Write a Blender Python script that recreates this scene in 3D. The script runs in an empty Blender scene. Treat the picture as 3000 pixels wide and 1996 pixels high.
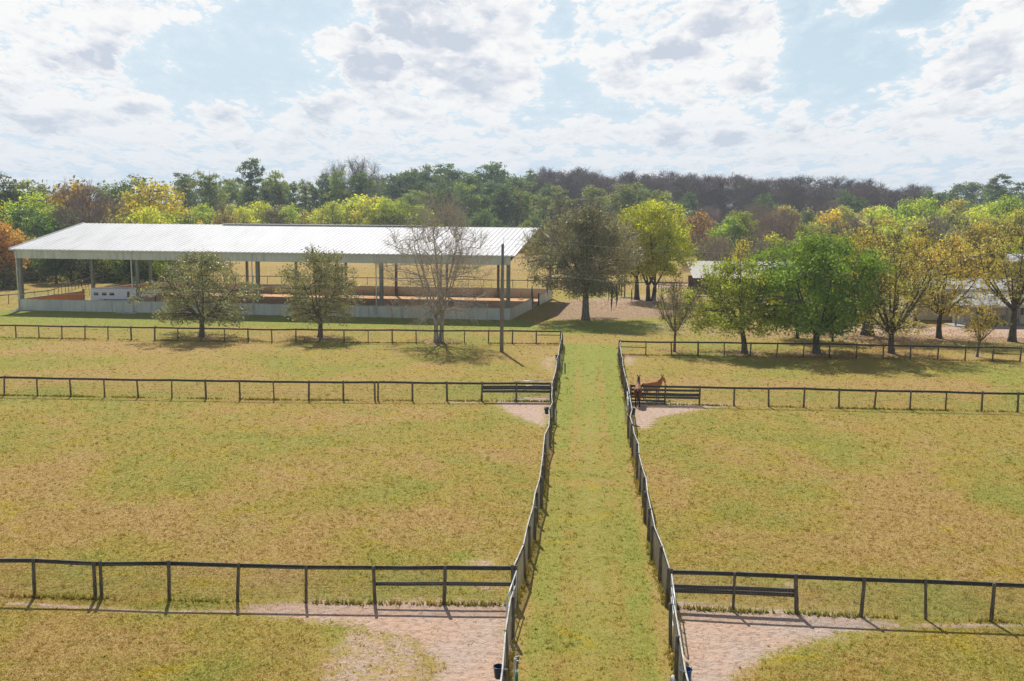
import bpy, bmesh, math, random
import numpy as np
from mathutils import Vector, Matrix, Euler

random.seed(7); RNG = np.random.default_rng(7)
SC = bpy.context.scene
COL = SC.collection
R = math.radians

# ------------------------------------------------------------------ camera
FPX = 3050.0; CAMH = 13.9; PITCH = R(7.29); ROLL = R(0.45)
_f = np.array([0, math.cos(PITCH), -math.sin(PITCH)])
_u0 = np.array([0, math.sin(PITCH), math.cos(PITCH)])
_x0 = np.array([1.0, 0, 0])
_r = math.cos(ROLL)*_x0 + math.sin(ROLL)*_u0
_u = -math.sin(ROLL)*_x0 + math.cos(ROLL)*_u0
cd = bpy.data.cameras.new('camera'); cam = bpy.data.objects.new('camera', cd); COL.objects.link(cam)
cd.sensor_fit = 'HORIZONTAL'; cd.sensor_width = 36.0; cd.lens = 36.0*FPX/3000.0
cd.clip_start = 0.5; cd.clip_end = 9000
cam.matrix_world = Matrix(((_r[0], _u[0], -_f[0], 0), (_r[1], _u[1], -_f[1], 0), (_r[2], _u[2], -_f[2], CAMH), (0, 0, 0, 1)))
SC.camera = cam

def at(px, py, z=0.0):
    """photo pixel (3000 wide) -> world point on the level z"""
    d = _f*FPX + _r*(px-1500) - _u*(py-998)
    t = (z-CAMH)/d[2]
    return Vector((d[0]*t, d[1]*t, z))
def atY(px, py, Y):
    d = _f*FPX + _r*(px-1500) - _u*(py-998)
    t = Y/d[1]
    return Vector((d[0]*t, Y, CAMH+d[2]*t))
def proj(x, y, z=0.0):
    q = np.array([x, y, z-CAMH])
    return 1500+FPX*(q@_r)/(q@_f), 998-FPX*(q@_u)/(q@_f)
K = 3000/2357.0                      # the pixel scale some measurements were taken at
def atd(x, y, z=0.0): return at(x*K, y*K, z)

# ------------------------------------------------------------------ render look
SC.view_settings.view_transform = 'Standard'
SC.view_settings.look = 'None'
SC.view_settings.exposure = 0.0
SC.view_settings.gamma = 1.0
SC.cycles.max_bounces = 6; SC.cycles.diffuse_bounces = 3; SC.cycles.transparent_max_bounces = 8
SC.cycles.volume_bounces = 0
SC.cycles.use_denoising = True; SC.cycles.denoising_input_passes = 'RGB_ALBEDO_NORMAL'; SC.cycles.denoising_prefilter = 'NONE'

# ------------------------------------------------------------------ sun
SUN_EL = 47.0; SUN_AZ = -12.0        # azimuth measured from +Y towards +X
sd = bpy.data.lights.new('sun', 'SUN'); sun = bpy.data.objects.new('sun', sd); COL.objects.link(sun)
sd.energy = 5.0; sd.angle = R(0.53); sd.color = (1.0, 0.96, 0.89)
_sv = Vector((math.sin(R(SUN_AZ))*math.cos(R(SUN_EL)), math.cos(R(SUN_AZ))*math.cos(R(SUN_EL)), math.sin(R(SUN_EL))))
sun.rotation_euler = _sv.to_track_quat('Z', 'Y').to_euler()
sun.location = (0, 0, 60)

# ------------------------------------------------------------------ node helper
class NT:
    def __init__(s, tree): s.t = tree; s.n = tree.nodes; s.l = tree.links
    def node(s, typ, **kw):
        n = s.n.new(typ)
        for k, v in kw.items(): setattr(n, k, v)
        return n
    def put(s, sock, v):
        if isinstance(v, bpy.types.NodeSocket): s.l.new(v, sock)
        elif v is not None:
            if isinstance(v, (tuple, list)) and len(v) == 3 and sock.type == 'RGBA': v = (*v, 1)
            sock.default_value = v
    def m(s, op, a, b=None, c=None, clamp=False):
        n = s.node('ShaderNodeMath', operation=op, use_clamp=clamp)
        s.put(n.inputs[0], a)
        if b is not None: s.put(n.inputs[1], b)
        if c is not None: s.put(n.inputs[2], c)
        return n.outputs[0]
    def vm(s, op, a, b=None, out=0):
        n = s.node('ShaderNodeVectorMath', operation=op)
        s.put(n.inputs[0], a)
        if b is not None: s.put(n.inputs[1], b)
        return n.outputs[out]
    def ss(s, x, a, b, lo=0.0, hi=1.0):
        n = s.node('ShaderNodeMapRange', interpolation_type='SMOOTHSTEP')
        s.put(n.inputs['Value'], x); s.put(n.inputs['From Min'], a); s.put(n.inputs['From Max'], b)
        s.put(n.inputs['To Min'], lo); s.put(n.inputs['To Max'], hi)
        return n.outputs[0]
    def mix(s, f, a, b, blend='MIX'):
        n = s.node('ShaderNodeMix', data_type='RGBA', blend_type=blend)
        s.put(n.inputs[0], f); s.put(n.inputs[6], a); s.put(n.inputs[7], b)
        return n.outputs[2]
    def noise(s, vec, scale, detail=4, rough=0.55, dist=0.0, out=0, lac=2.0):
        n = s.node('ShaderNodeTexNoise')
        if vec is not None: s.put(n.inputs['Vector'], vec)
        n.inputs['Scale'].default_value = scale; n.inputs['Detail'].default_value = detail
        n.inputs['Roughness'].default_value = rough; n.inputs['Distortion'].default_value = dist
        n.inputs['Lacunarity'].default_value = lac
        return n.outputs[out]
    def scale(s, vec, xyz): return s.vm('MULTIPLY', vec, xyz)
    def attr(s, name, typ='GEOMETRY', out='Fac'):
        n = s.node('ShaderNodeAttribute', attribute_name=name, attribute_type=typ)
        return n.outputs[out]

# ------------------------------------------------------------------ world: sky with cumulus
w = bpy.data.worlds.new('World'); SC.world = w; w.use_nodes = True
nt = NT(w.node_tree)
for n in list(nt.n): nt.n.remove(n)
sky = nt.node('ShaderNodeTexSky', sky_type='NISHITA', sun_disc=False)
sky.sun_elevation = R(SUN_EL); sky.sun_rotation = R(SUN_AZ)
sky.air_density = 1.0; sky.dust_density = 1.6; sky.ozone_density = 1.0; sky.altitude = 20
tc = nt.node('ShaderNodeTexCoord')
sx = nt.node('ShaderNodeSeparateXYZ'); nt.put(sx.inputs[0], tc.outputs['Generated'])
az = nt.m('ARCTAN2', sx.outputs[0], sx.outputs[1])
el = nt.m('ARCSINE', sx.outputs[2])
# angular coordinates; vertical stretched so clouds come out flatter, and finer towards the horizon
cv = nt.node('ShaderNodeCombineXYZ'); nt.put(cv.inputs[0], az); nt.put(cv.inputs[1], el)
P = cv.outputs[0]
elp = nt.m('ADD', nt.m('ABSOLUTE', el), 0.055)
persp = nt.m('LOGARITHM', elp, math.e)
cq = nt.node('ShaderNodeCombineXYZ')
nt.put(cq.inputs[0], nt.m('DIVIDE', az, nt.m('POWER', elp, 0.35))); nt.put(cq.inputs[1], nt.m('MULTIPLY', persp, 0.36))
Q = cq.outputs[0]
warp = nt.noise(P, 18, 4, 0.6, out=1)
warp2 = nt.vm('SUBTRACT', warp, (0.5, 0.5, 0.5))
Pw = nt.vm('ADD', P, nt.vm('MULTIPLY', warp2, (0.06, 0.035, 0)))
def az_el(px, py):
    d = _f*FPX + _r*(px-1500) - _u*(py-998); d = d/np.linalg.norm(d)
    return math.atan2(d[0], d[1]), math.asin(d[2])
# (photo x, y, radius x, radius y, weight): the blue openings and the thick grey undersides in the photographed sky
GAPS = [(690, 190, 230, 100, 1.1), (860, 30, 190, 75, 1.0), (420, 190, 90, 45, .7), (1640, 45, 45, 45, .8), (1650, 250, 75, 95, .85), (1790, 325, 170, 30, .6), (2420, 190, 150, 110, 1.1),
        (2590, 150, 95, 120, .9), (2370, 40, 70, 50, .7), (2680, 25, 90, 60, 1.0), (1560, 350, 90, 30, .45), (2250, 345, 60, 50, .5), (2540, 290, 120, 35, .7), (10, 60, 60, 45, .5), (2920, 270, 50, 25, .4)]
GREYS = [(1130, 60, 150, 75, 1.1), (1300, 110, 200, 75, 1.2), (1220, 180, 220, 38, 1.2), (1430, 255, 100, 50, .8), (990, 310, 130, 34, .8), (1940, 160, 150, 34, 1.1), (2120, 85, 90, 45, .9), (2230, 235, 55, 50, .9),
         (2800, 215, 70, 35, .9), (2860, 180, 110, 70, .7), (70, 270, 130, 45, .8), (250, 165, 130, 40, .7), (180, 350, 130, 28, .7), (400, 345, 60, 40, .6), (1970, 422, 60, 22, .8), (2140, 425, 55, 24, .8), (2330, 395, 110, 42, .8), (2760, 350, 60, 40, .6), (660, 345, 60, 34, .6)]
def field(vec, items, lo=1.5, hi=.2):
    acc = None
    for (x, y, rx, ry, wt) in items:
        a, e = az_el(x, y)
        d = nt.vm('MULTIPLY', nt.vm('SUBTRACT', vec, (a, e, 0)), (FPX/rx, FPX/ry, 0))
        L = nt.vm('LENGTH', d, out=1)
        n_ = nt.node('ShaderNodeMapRange'); nt.put(n_.inputs[0], L); n_.inputs[1].default_value = lo; n_.inputs[2].default_value = hi; n_.inputs[3].default_value = 0; n_.inputs[4].default_value = wt
        acc = n_.outputs[0] if acc is None else nt.m('MAXIMUM', acc, n_.outputs[0])
    return acc
gap = field(Pw, GAPS); grey = field(Pw, GREYS)
inview = nt.ss(nt.vm('LENGTH', nt.vm('MULTIPLY', nt.vm('SUBTRACT', P, (0.02, 0.09, 0)), (1.75, 5.5, 0)), out=1), 0.95, 1.35)
L1 = nt.noise(Q, 5.2, 3, 0.5)
gap = nt.m('MAXIMUM', gap, nt.m('MULTIPLY', inview, nt.ss(L1, .56, .44)))
grey = nt.m('MAXIMUM', grey, nt.m('MULTIPLY', inview, nt.ss(L1, .56, .70)))
cn = nt.node('ShaderNodeCombineXYZ'); nt.put(cn.inputs[0], nt.m('MULTIPLY', nt.m('DIVIDE', az, nt.m('POWER', elp, 0.35)), 0.62)); nt.put(cn.inputs[1], nt.m('MULTIPLY', persp, 0.36))
Pn = nt.vm('ADD', cn.outputs[0], (0.31, 0.0, 0))
def billow(vec):
    acc = None
    for sc_, wt in ((15, .36), (33, .30), (72, .20), (150, .12), (320, .07)):
        n_ = nt.noise(vec, sc_, 0, .5)
        v = nt.m('MULTIPLY', nt.m('ABSOLUTE', nt.m('SUBTRACT', n_, .5)), 2*wt)
        acc = v if acc is None else nt.m('ADD', acc, v)
    return acc
Pd = nt.vm('ADD', Pn, nt.vm('MULTIPLY', nt.vm('SUBTRACT', nt.noise(Pn, 45, 3, .6, out=1), (.5, .5, .5)), (.012, .012, 0)))
bil = billow(Pd); bil_up = billow(nt.vm('ADD', Pd, (-0.0010, 0.0052, 0)))      # mean about .27, heads high, creases near 0
fb = nt.noise(Pn, 17, 7, 0.52)
dens = nt.m('SUBTRACT', nt.m('ADD', nt.m('ADD', 0.36, nt.m('MULTIPLY', nt.m('SUBTRACT', fb, .5), 1.5)), nt.m('MULTIPLY', nt.m('SUBTRACT', bil, .25), 2.1)), nt.m('MULTIPLY', gap, .95))
dens = nt.m('SUBTRACT', nt.m('ADD', dens, nt.m('MULTIPLY', grey, .35)), nt.m('MULTIPLY', nt.ss(el, .085, .02), .16))
cover = nt.ss(dens, -0.08, 0.20)
thin = nt.m('MULTIPLY', nt.ss(dens, -.7, .1), .6)
# thick cloud seen against the light: bright rims and heads, grey-lilac cores and flat bases
lo1 = nt.noise(Pd, 17, 3, .55); lo2 = nt.noise(nt.vm('ADD', Pd, (-.002, .013, 0)), 17, 3, .55)
relief = nt.m('ADD', nt.m('MULTIPLY', nt.m('SUBTRACT', bil_up, bil), 1.1), nt.m('MULTIPLY', nt.m('SUBTRACT', lo2, lo1), 4.2))
core = nt.ss(dens, 0.05, 0.50)
mid = nt.noise(nt.vm('MULTIPLY', P, (1.0, 2.2, 1)), 12, 5, 0.55)
gz = nt.m('ADD', grey, nt.m('ADD', nt.m('MULTIPLY', nt.m('SUBTRACT', lo1, .5), 1.9), nt.m('MULTIPLY', nt.m('SUBTRACT', fb, .5), .9)))
shade = nt.m('ADD', nt.m('MULTIPLY', nt.ss(gz, .12, 1.05), .85), nt.m('ADD', nt.ss(mid, .45, .60, 0, .42), relief))
shade = nt.m('MULTIPLY', core, shade, clamp=True)
wht = nt.mix(nt.ss(el, 0.0, 0.13), (0.80, 0.84, 0.89), (0.97, 0.965, 0.96))
gry = nt.mix(nt.ss(el, 0.0, 0.13), (0.60, 0.68, 0.77), (0.60, 0.655, 0.755))
ccol = nt.mix(shade, wht, gry)
skc = nt.mix(1.0, sky.outputs[0], (0.085, 0.085, 0.085), 'MULTIPLY')
# milky humid air low down
skc = nt.mix(nt.ss(el, 0.40, 0.0, 0.0, 1.0), skc, nt.mix(nt.ss(el, 0.0, 0.17), (0.60, 0.73, 0.85), (0.62, 0.79, 0.915)))
soft = nt.mix(thin, skc, nt.mix(nt.ss(el, 0.0, 0.12), (0.70, 0.79, 0.87), (0.76, 0.87, 0.95)))
final = nt.mix(nt.m('MULTIPLY', cover, nt.ss(el, -0.01, 0.04, 0.55, 0.98)), soft, ccol)
# overhead, away from the bright low cloud, the sky is a deeper blue
final = nt.mix(1.0, final, nt.mix(nt.ss(el, 0.22, 0.75), (1, 1, 1), (0.30, 0.34, 0.42)), 'MULTIPLY')
bg = nt.node('ShaderNodeBackground'); nt.put(bg.inputs[0], final); bg.inputs[1].default_value = 1.0
out = nt.node('ShaderNodeOutputWorld'); nt.l.new(bg.outputs[0], out.inputs[0])
w.cycles.sampling_method = 'MANUAL'; w.cycles.sample_map_resolution = 512

# ------------------------------------------------------------------ mesh helpers
def tag(o, label=None, cat=None, group=None, kind=None):
    if label: o['label'] = label
    if cat: o['category'] = cat
    if group: o['group'] = group
    if kind: o['kind'] = kind
    return o
def link(o, parent=None):
    COL.objects.link(o)
    if parent is not None: o.parent = parent
    return o
def empty(name, loc=(0, 0, 0), rz=0.0, parent=None):
    o = bpy.data.objects.new(name, None); o.empty_display_size = 0.3
    o.location = loc; o.rotation_euler = (0, 0, rz)
    return link(o, parent)

def np_mesh(name, V, Fc, mats, attrs=None, smooth=False, midx=None):
    """V (n,3); Fc: int array (m,k) or list of them"""
    if not isinstance(Fc, list): Fc = [Fc]
    Fc = [np.asarray(f, dtype=np.int32) for f in Fc if len(f)]
    me = bpy.data.meshes.new(name)
    V = np.asarray(V, dtype=np.float32)
    me.vertices.add(len(V)); me.vertices.foreach_set('co', V.ravel())
    loops = np.concatenate([f.ravel() for f in Fc]); cnt = np.concatenate([np.full(len(f), f.shape[1], np.int32) for f in Fc])
    me.loops.add(len(loops)); me.loops.foreach_set('vertex_index', loops)
    me.polygons.add(len(cnt)); st = np.zeros(len(cnt), np.int32); st[1:] = np.cumsum(cnt)[:-1]
    me.polygons.foreach_set('loop_start', st); me.polygons.foreach_set('loop_total', cnt)
    if midx is not None: me.polygons.foreach_set('material_index', np.asarray(midx, np.int32))
    me.polygons.foreach_set('use_smooth', np.full(len(cnt), smooth, bool))
    for m_ in (mats if isinstance(mats, (list, tuple)) else [mats]):
        if m_: me.materials.append(m_)
    me.update(calc_edges=True)
    for k, v in (attrs or {}).items():
        a = me.attributes.new(k, 'FLOAT', 'POINT'); a.data.foreach_set('value', np.asarray(v, np.float32))
    return me

class MB:
    """collects boxes, beams, tubes, quads; build() links them as one mesh object"""
    def __init__(s): s.v = []; s.f4 = []; s.f3 = []; s.m4 = []; s.m3 = []; s.n = 0
    def add(s, V, F4=None, F3=None, mi=0):
        V = np.asarray(V, float)
        if F4 is not None and len(F4): s.f4.append(np.asarray(F4, int)+s.n); s.m4 += [mi]*len(F4)
        if F3 is not None and len(F3): s.f3.append(np.asarray(F3, int)+s.n); s.m3 += [mi]*len(F3)
        s.v.append(V); s.n += len(V); return s
    def box(s, c, size, rz=0.0, mi=0, M=None, top=None):
        x, y, z = [k/2 for k in size]
        V = np.array([(-x, -y, -z), (x, -y, -z), (x, y, -z), (-x, y, -z), (-x, -y, z), (x, -y, z), (x, y, z), (-x, y, z)])
        if top: V[4:, 0] *= top[0]; V[4:, 1] *= top[1]
        if rz: cs, sn = math.cos(rz), math.sin(rz); V = np.stack([V[:, 0]*cs-V[:, 1]*sn, V[:, 0]*sn+V[:, 1]*cs, V[:, 2]], 1)
        if M is not None: V = V@np.array(M.to_3x3()).T
        V = V+np.array(c)
        return s.add(V, [(0, 3, 2, 1), (4, 5, 6, 7), (0, 1, 5, 4), (1, 2, 6, 5), (2, 3, 7, 6), (3, 0, 4, 7)], mi=mi)
    def beam(s, p0, p1, w, h, mi=0, up=(0, 0, 1)):
        """board from p0 to p1: w across, h along up"""
        p0 = np.array(p0, float); p1 = np.array(p1, float); d = p1-p0; d = d/max(np.linalg.norm(d), 1e-9)
        up = np.array(up, float); sd_ = np.cross(d, up); nn = np.linalg.norm(sd_)
        if nn < 1e-4: sd_ = np.array([1., 0, 0]); nn = 1
        sd_ /= nn; u2 = np.cross(sd_, d)
        V = []
        for p in (p0, p1):
            for a, b in ((-1, -1), (1, -1), (1, 1), (-1, 1)): V.append(p+sd_*a*w/2+u2*b*h/2)
        return s.add(V, [(0, 1, 2, 3), (7, 6, 5, 4), (0, 4, 5, 1), (1, 5, 6, 2), (2, 6, 7, 3), (3, 7, 4, 0)], mi=mi)
    def tube(s, pts, rad, n=6, mi=0, cap=True):
        P_ = np.asarray([tuple(p) for p in pts], float); k = len(P_)
        rad = np.full(k, rad) if np.isscalar(rad) else np.asarray(rad, float)
        T = np.gradient(P_, axis=0); T /= np.maximum(np.linalg.norm(T, axis=1, keepdims=True), 1e-9)
        ref = np.array([0, 0, 1.]) if abs(T[0, 2]) < .9 else np.array([1., 0, 0])
        N = np.cross(T, ref); N /= np.maximum(np.linalg.norm(N, axis=1, keepdims=True), 1e-9)
        B = np.cross(T, N)
        a = np.arange(n)*2*math.pi/n
        V = P_[:, None, :]+rad[:, None, None]*(np.cos(a)[None, :, None]*N[:, None, :]+np.sin(a)[None, :, None]*B[:, None, :])
        V = V.reshape(-1, 3)
        i = np.arange(k-1)[:, None]*n; j = np.arange(n)[None, :]; j2 = (j+1) % n
        F4 = np.stack([i+j, i+n+j, i+n+j2, i+j2], -1).reshape(-1, 4)
        F3 = []
        if cap:
            V = np.vstack([V, P_[0], P_[-1]]); c0 = k*n; c1 = k*n+1
            for q in range(n):
                F3.append((c0, q, (q+1) % n)); F3.append((c1, (k-1)*n+(q+1) % n, (k-1)*n+q))
        return s.add(V, F4, F3, mi)
    def quad(s, a, b, c, d, mi=0): return s.add([tuple(a), tuple(b), tuple(c), tuple(d)], [(0, 1, 2, 3)], mi=mi)
    def mesh(s, name, mats, smooth=False):
        return np_mesh(name, np.vstack(s.v), [np.vstack(s.f4) if s.f4 else [], np.vstack(s.f3) if s.f3 else []], mats, smooth=smooth, midx=s.m4+s.m3)
    def build(s, name, mats, parent=None, smooth=False, loc=None):
        o = bpy.data.objects.new(name, s.mesh(name, mats, smooth))
        if loc is not None: o.location = loc
        return link(o, parent)
# ------------------------------------------------------------------ materials
def mat(name):
    m = bpy.data.materials.new(name); m.use_nodes = True
    t = NT(m.node_tree)
    for n in list(t.n):
        if n.type != 'OUTPUT_MATERIAL': t.n.remove(n)
    t.out = [n for n in t.n if n.type == 'OUTPUT_MATERIAL'][0]
    return m, t
def pos(t): return t.node('ShaderNodeNewGeometry').outputs['Position']
def objco(t): return t.node('ShaderNodeTexCoord').outputs['Object']
def bsdf(t, col, rough=0.7, metal=0.0, spec=0.4, normal=None):
    b = t.node('ShaderNodeBsdfPrincipled')
    t.put(b.inputs['Base Color'], col); t.put(b.inputs['Roughness'], rough); t.put(b.inputs['Metallic'], metal)
    t.put(b.inputs['Specular IOR Level'], spec)
    if normal is not None: t.l.new(normal, b.inputs['Normal'])
    t.l.new(b.outputs[0], t.out.inputs['Surface']); return b
def bump(t, h, strength=0.4, dist=0.05):
    b = t.node('ShaderNodeBump'); b.inputs['Strength'].default_value = strength; b.inputs['Distance'].default_value = dist
    t.l.new(h, b.inputs['Height']); return b.outputs[0]
def simple(name, c1, c2=None, scale=3.0, rough=0.7, metal=0.0, spec=0.4, bmp=0.0, stretch=(1, 1, 1), detail=5, lo=.35, hi=.65):
    m, t = mat(name)
    v = t.vm('MULTIPLY', objco(t), stretch)
    n = t.noise(v, scale, detail, .6)
    col = t.mix(t.ss(n, lo, hi), c1, c2 or tuple(k*.75 for k in c1))
    bsdf(t, col, rough, metal, spec, bump(t, n, bmp, .02) if bmp else None)
    return m
def srgb(r, g, b):
    f = lambda c: (c/255/12.92) if c/255 <= .04045 else ((c/255+.055)/1.055)**2.4
    return (f(r), f(g), f(b))

M = {}
M['post'] = simple('weathered_post_wood', (.075, .062, .045), (.17, .15, .115), 6, .85, stretch=(3, 3, .5), bmp=.5)
M['dark_board'] = simple('dark_painted_board', (.016, .020, .022), (.034, .036, .034), 3, .6, stretch=(1, 1, 1), bmp=.2)
M['board_cap'] = simple('pale_grey_board_edge', (.34, .34, .31), (.60, .60, .56), 2.2, .75, bmp=.2)
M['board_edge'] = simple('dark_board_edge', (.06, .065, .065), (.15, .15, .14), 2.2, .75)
M['wire'] = simple('galvanised_wire', (.34, .31, .25), (.42, .38, .30), 2, .5, .3)
M['galv'] = simple('galvanised_tube', (.62, .64, .64), (.50, .52, .52), 5, .42, .35)
M['pole'] = simple('pole_wood', (.15, .145, .125), (.24, .23, .20), 4, .85, stretch=(3, 3, .3), bmp=.4)
M['wallmetal'] = None
M['white_plastic'] = simple('white_plastic', (.72, .72, .70), (.55, .55, .53), 4, .45)
M['navy_plastic'] = simple('navy_plastic', (.012, .022, .07), (.02, .03, .09), 4, .35)
M['blue_plastic'] = simple('blue_plastic', (.02, .07, .24), (.03, .09, .28), 4, .35)
M['black_rubber'] = simple('black_rubber', (.02, .02, .02), (.04, .04, .04), 4, .8)
M['water'] = simple('bucket_water', (.03, .04, .04), (.02, .03, .03), 4, .05)
M['hose'] = simple('green_hose', (.03, .20, .12), (.10, .34, .28), 4, .4)
M['rope'] = simple('white_rope', (.62, .63, .62), (.45, .46, .45), 9, .8)
M['steel_dark'] = simple('dark_painted_steel', (.05, .028, .02), (.09, .05, .035), 5, .55)
M['rust'] = simple('rusty_steel', (.12, .045, .02), (.20, .09, .04), 8, .8, bmp=.3)
M['orange'] = simple('orange_plastic', (.65, .10, .02), (.5, .08, .02), 4, .5)
M['yellow'] = simple('yellow_paint', (.60, .33, .03), (.5, .22, .02), 4, .5)
M['glass'] = simple('dark_glass', (.012, .016, .022), (.02, .025, .03), 2, .12, spec=.6)
M['trailer_white'] = simple('trailer_white', (.88, .89, .92), (.82, .84, .88), 1.5, .35)
M['trailer_black'] = simple('trailer_black', (.02, .02, .025), (.03, .03, .035), 2, .4)
M['alu'] = simple('brushed_aluminium', (.6, .6, .6), (.5, .5, .5), 6, .35, .8)
M['stucco'] = simple('beige_stucco', (.70, .60, .44), (.62, .52, .37), 8, .85, bmp=.2)
M['trim_white'] = simple('white_trim', (.72, .72, .68), (.6, .6, .56), 3, .5)
M['concrete'] = simple('concrete', (.45, .42, .38), (.36, .34, .31), 2, .85)
M['white_litter'] = simple('white_limestone', (.62, .62, .60), (.42, .42, .40), 9, .8, bmp=.4)

def metal_sheet(name, c1, c2, dirt, axis='x', rough=.45, ribs=True, dirtamt=.6, pitch=.3):
    """profiled steel sheet: fine ribs in the bump, streaks running down"""
    m, t = mat(name)
    o = objco(t); s_ = t.node('ShaderNodeSeparateXYZ'); t.put(s_.inputs[0], o)
    st = t.noise(t.vm('MULTIPLY', o, (2.2, 2.2, .22)), 1.0, 6, .65)
    st2 = t.noise(t.vm('MULTIPLY', o, (.5, .5, .3)), 1.0, 3, .5)
    col = t.mix(t.ss(st2, .35, .65), c1, c2)
    col = t.mix(t.m('MULTIPLY', t.ss(st, .50, .72), dirtamt), col, dirt)
    nrm = None
    if ribs:
        wv = t.m('SINE', t.m('MULTIPLY', s_.outputs[0], 2*math.pi/pitch))
        nrm = bump(t, t.ss(wv, .55, .95), .9, .03)
        col = t.mix(t.ss(wv, .6, .95, 0, .16), col, tuple(k*.7 for k in c1))
    bsdf(t, col, rough, 0.0, .5, nrm)
    return m
M['wallmetal'] = metal_sheet('pale_profiled_steel_wall', (.64, .65, .59), (.54, .56, .50), (.22, .25, .19), dirtamt=.7)
M['fascia'] = metal_sheet('pale_profiled_steel_fascia', (.64, .65, .59), (.56, .58, .52), (.26, .29, .22), dirtamt=.55)
M['innerply'] = simple('orange_stained_lining', (.55, .27, .10), (.46, .21, .07), 2, .8, stretch=(3, 3, .3))
M['column'] = simple('grey_painted_column', (.24, .25, .22), (.17, .18, .15), 2, .6, stretch=(2, 2, .3))
M['purlin'] = simple('roof_steel', (.16, .13, .11), (.12, .10, .08), 2, .7)

def roof_metal(name, c, c2, rough=.32):
    m, t = mat(name); o = objco(t)
    n = t.noise(t.vm('MULTIPLY', o, (.35, .12, .12)), 1.0, 5, .6)
    g = t.node('ShaderNodeSeparateXYZ'); t.put(g.inputs[0], o)
    sheet = t.noise(t.m('FLOOR', t.m('DIVIDE', g.outputs[0], .9)), 1.0, 0) if False else n
    col = t.mix(t.ss(n, .35, .7), c, c2)
    sm = t.noise(t.vm('MULTIPLY', o, (.9, .10, .10)), 1.0, 6, .65)
    col = t.mix(t.ss(sm, .50, .72, 0, .35), col, tuple(k*.62 for k in c))
    bsdf(t, col, rough, 0, .3, bump(t, t.noise(o, 3, 3), .08, .02)); return m
M['roof'] = roof_metal('white_roof_steel', (.62, .62, .63), (.54, .54, .55), .6)
M['roof_grey'] = roof_metal('old_roof_steel', (.55, .55, .54), (.40, .40, .39), .4)
M['pale_shed_roof'] = roof_metal('cream_shed_roof', (.62, .59, .50), (.55, .52, .44), .4)

# --- turf colour: one node group used by the soil sheet and by the grass blades
G = bpy.data.node_groups.new('turf_colour', 'ShaderNodeTree')
G.interface.new_socket('Color', in_out='OUTPUT', socket_type='NodeSocketColor')
G.interface.new_socket('Height', in_out='OUTPUT', socket_type='NodeSocketFloat')
g = NT(G); go = g.node('NodeGroupOutput')
gp = g.node('ShaderNodeNewGeometry').outputs['Position']
gp = g.vm('MULTIPLY', gp, (1, 1, 0))
nL = g.noise(gp, .075, 4, .6, .9); nL2 = g.noise(g.vm('ADD', gp, (70, 30, 0)), .13, 4, .6, .5)
nM = g.noise(gp, .55, 5, .62, .4); nM2 = g.noise(g.vm('ADD', gp, (20, 5, 0)), .30, 5, .65)
nF = g.noise(gp, 2.6, 6, .68); nG = g.noise(g.vm('ADD', gp, (5, 9, 0)), 9.0, 5, .75); nG2 = g.noise(g.vm('ADD', gp, (1, 3, 0)), 22.0, 3, .7)
a_green, a_sand, a_lit, a_dry = g.attr('green'), g.attr('sand'), g.attr('litter'), g.attr('dry')
olive = g.mix(g.ss(nF, .35, .65), (.285, .275, .062), (.360, .320, .095))
yell = g.mix(g.ss(nF, .35, .65), (.40, .325, .088), (.370, .275, .088))
tan = g.mix(g.ss(nF, .38, .66), (.45, .320, .140), (.400, .260, .110))
dryf = g.m('ADD', g.m('ADD', g.m('MULTIPLY', nL, .55), g.m('MULTIPLY', nL2, .30)), g.m('ADD', g.m('MULTIPLY', nM, .25), a_dry))
c = g.mix(g.ss(dryf, .47, .57), olive, yell)
c = g.mix(g.ss(dryf, .545, .66, 0, .95), c, tan)
rst = g.noise(g.vm('ADD', gp, (41, 17, 0)), .14, 5, .62, .8)
c = g.mix(g.ss(g.m('ADD', rst, g.m('MULTIPLY', g.m('SUBTRACT', nF, .5), .35)), .54, .72, 0, .7), c, (.44, .285, .105))
gld = g.noise(g.vm('ADD', gp, (11, 57, 0)), .45, 5, .65, .6)
c = g.mix(g.ss(g.m('ADD', gld, g.m('MULTIPLY', g.m('SUBTRACT', nF, .5), .35)), .56, .70, 0, .8), c, (.42, .33, .035))
c = g.mix(g.ss(g.m('ADD', g.m('MULTIPLY', nM2, .6), g.m('MULTIPLY', nF, .4)), .53, .66, 0, .45), c, (.46, .37, .20))
c = g.mix(g.ss(nG, .58, .74, 0, .55), c, (.56, .45, .25))
c = g.mix(g.ss(nG2, .62, .80, 0, .30), c, (.07, .055, .018))
c = g.mix(1.0, c, (.97, .95, .84), 'MULTIPLY')
grn = g.mix(g.ss(nF, .35, .65), (.255, .280, .045), (.330, .330, .080))
c = g.mix(g.ss(g.m('ADD', a_green, g.m('ADD', g.m('MULTIPLY', g.m('SUBTRACT', nM, .5), 1.1), g.m('MULTIPLY', g.m('SUBTRACT', nF, .5), .6))), .34, .78), c, grn)
gpatch = g.m('ADD', g.m('MULTIPLY', nM2, .5), g.m('MULTIPLY', g.m('SUBTRACT', 1.0, nL), .5))
c = g.mix(g.ss(gpatch, .52, .68, 0, .6), c, (.285, .290, .062))
dk = g.noise(g.vm('ADD', gp, (3, 77, 0)), 1.3, 6, .72, .5)
c = g.mix(g.ss(dk, .585, .70, 0, .55), c, (.16, .135, .035))
lit = g.mix(g.ss(nF, .36, .62), (.29, .185, .110), (.47, .34, .225))
lit = g.mix(g.ss(nG, .5, .66), lit, (.16, .085, .045))
c = g.mix(g.ss(g.m('ADD', a_lit, g.m('ADD', g.m('MULTIPLY', g.m('SUBTRACT', nF, .5), 1.3), g.m('MULTIPLY', g.m('SUBTRACT', nM, .5), .7))), .36, .60), c, lit)
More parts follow.
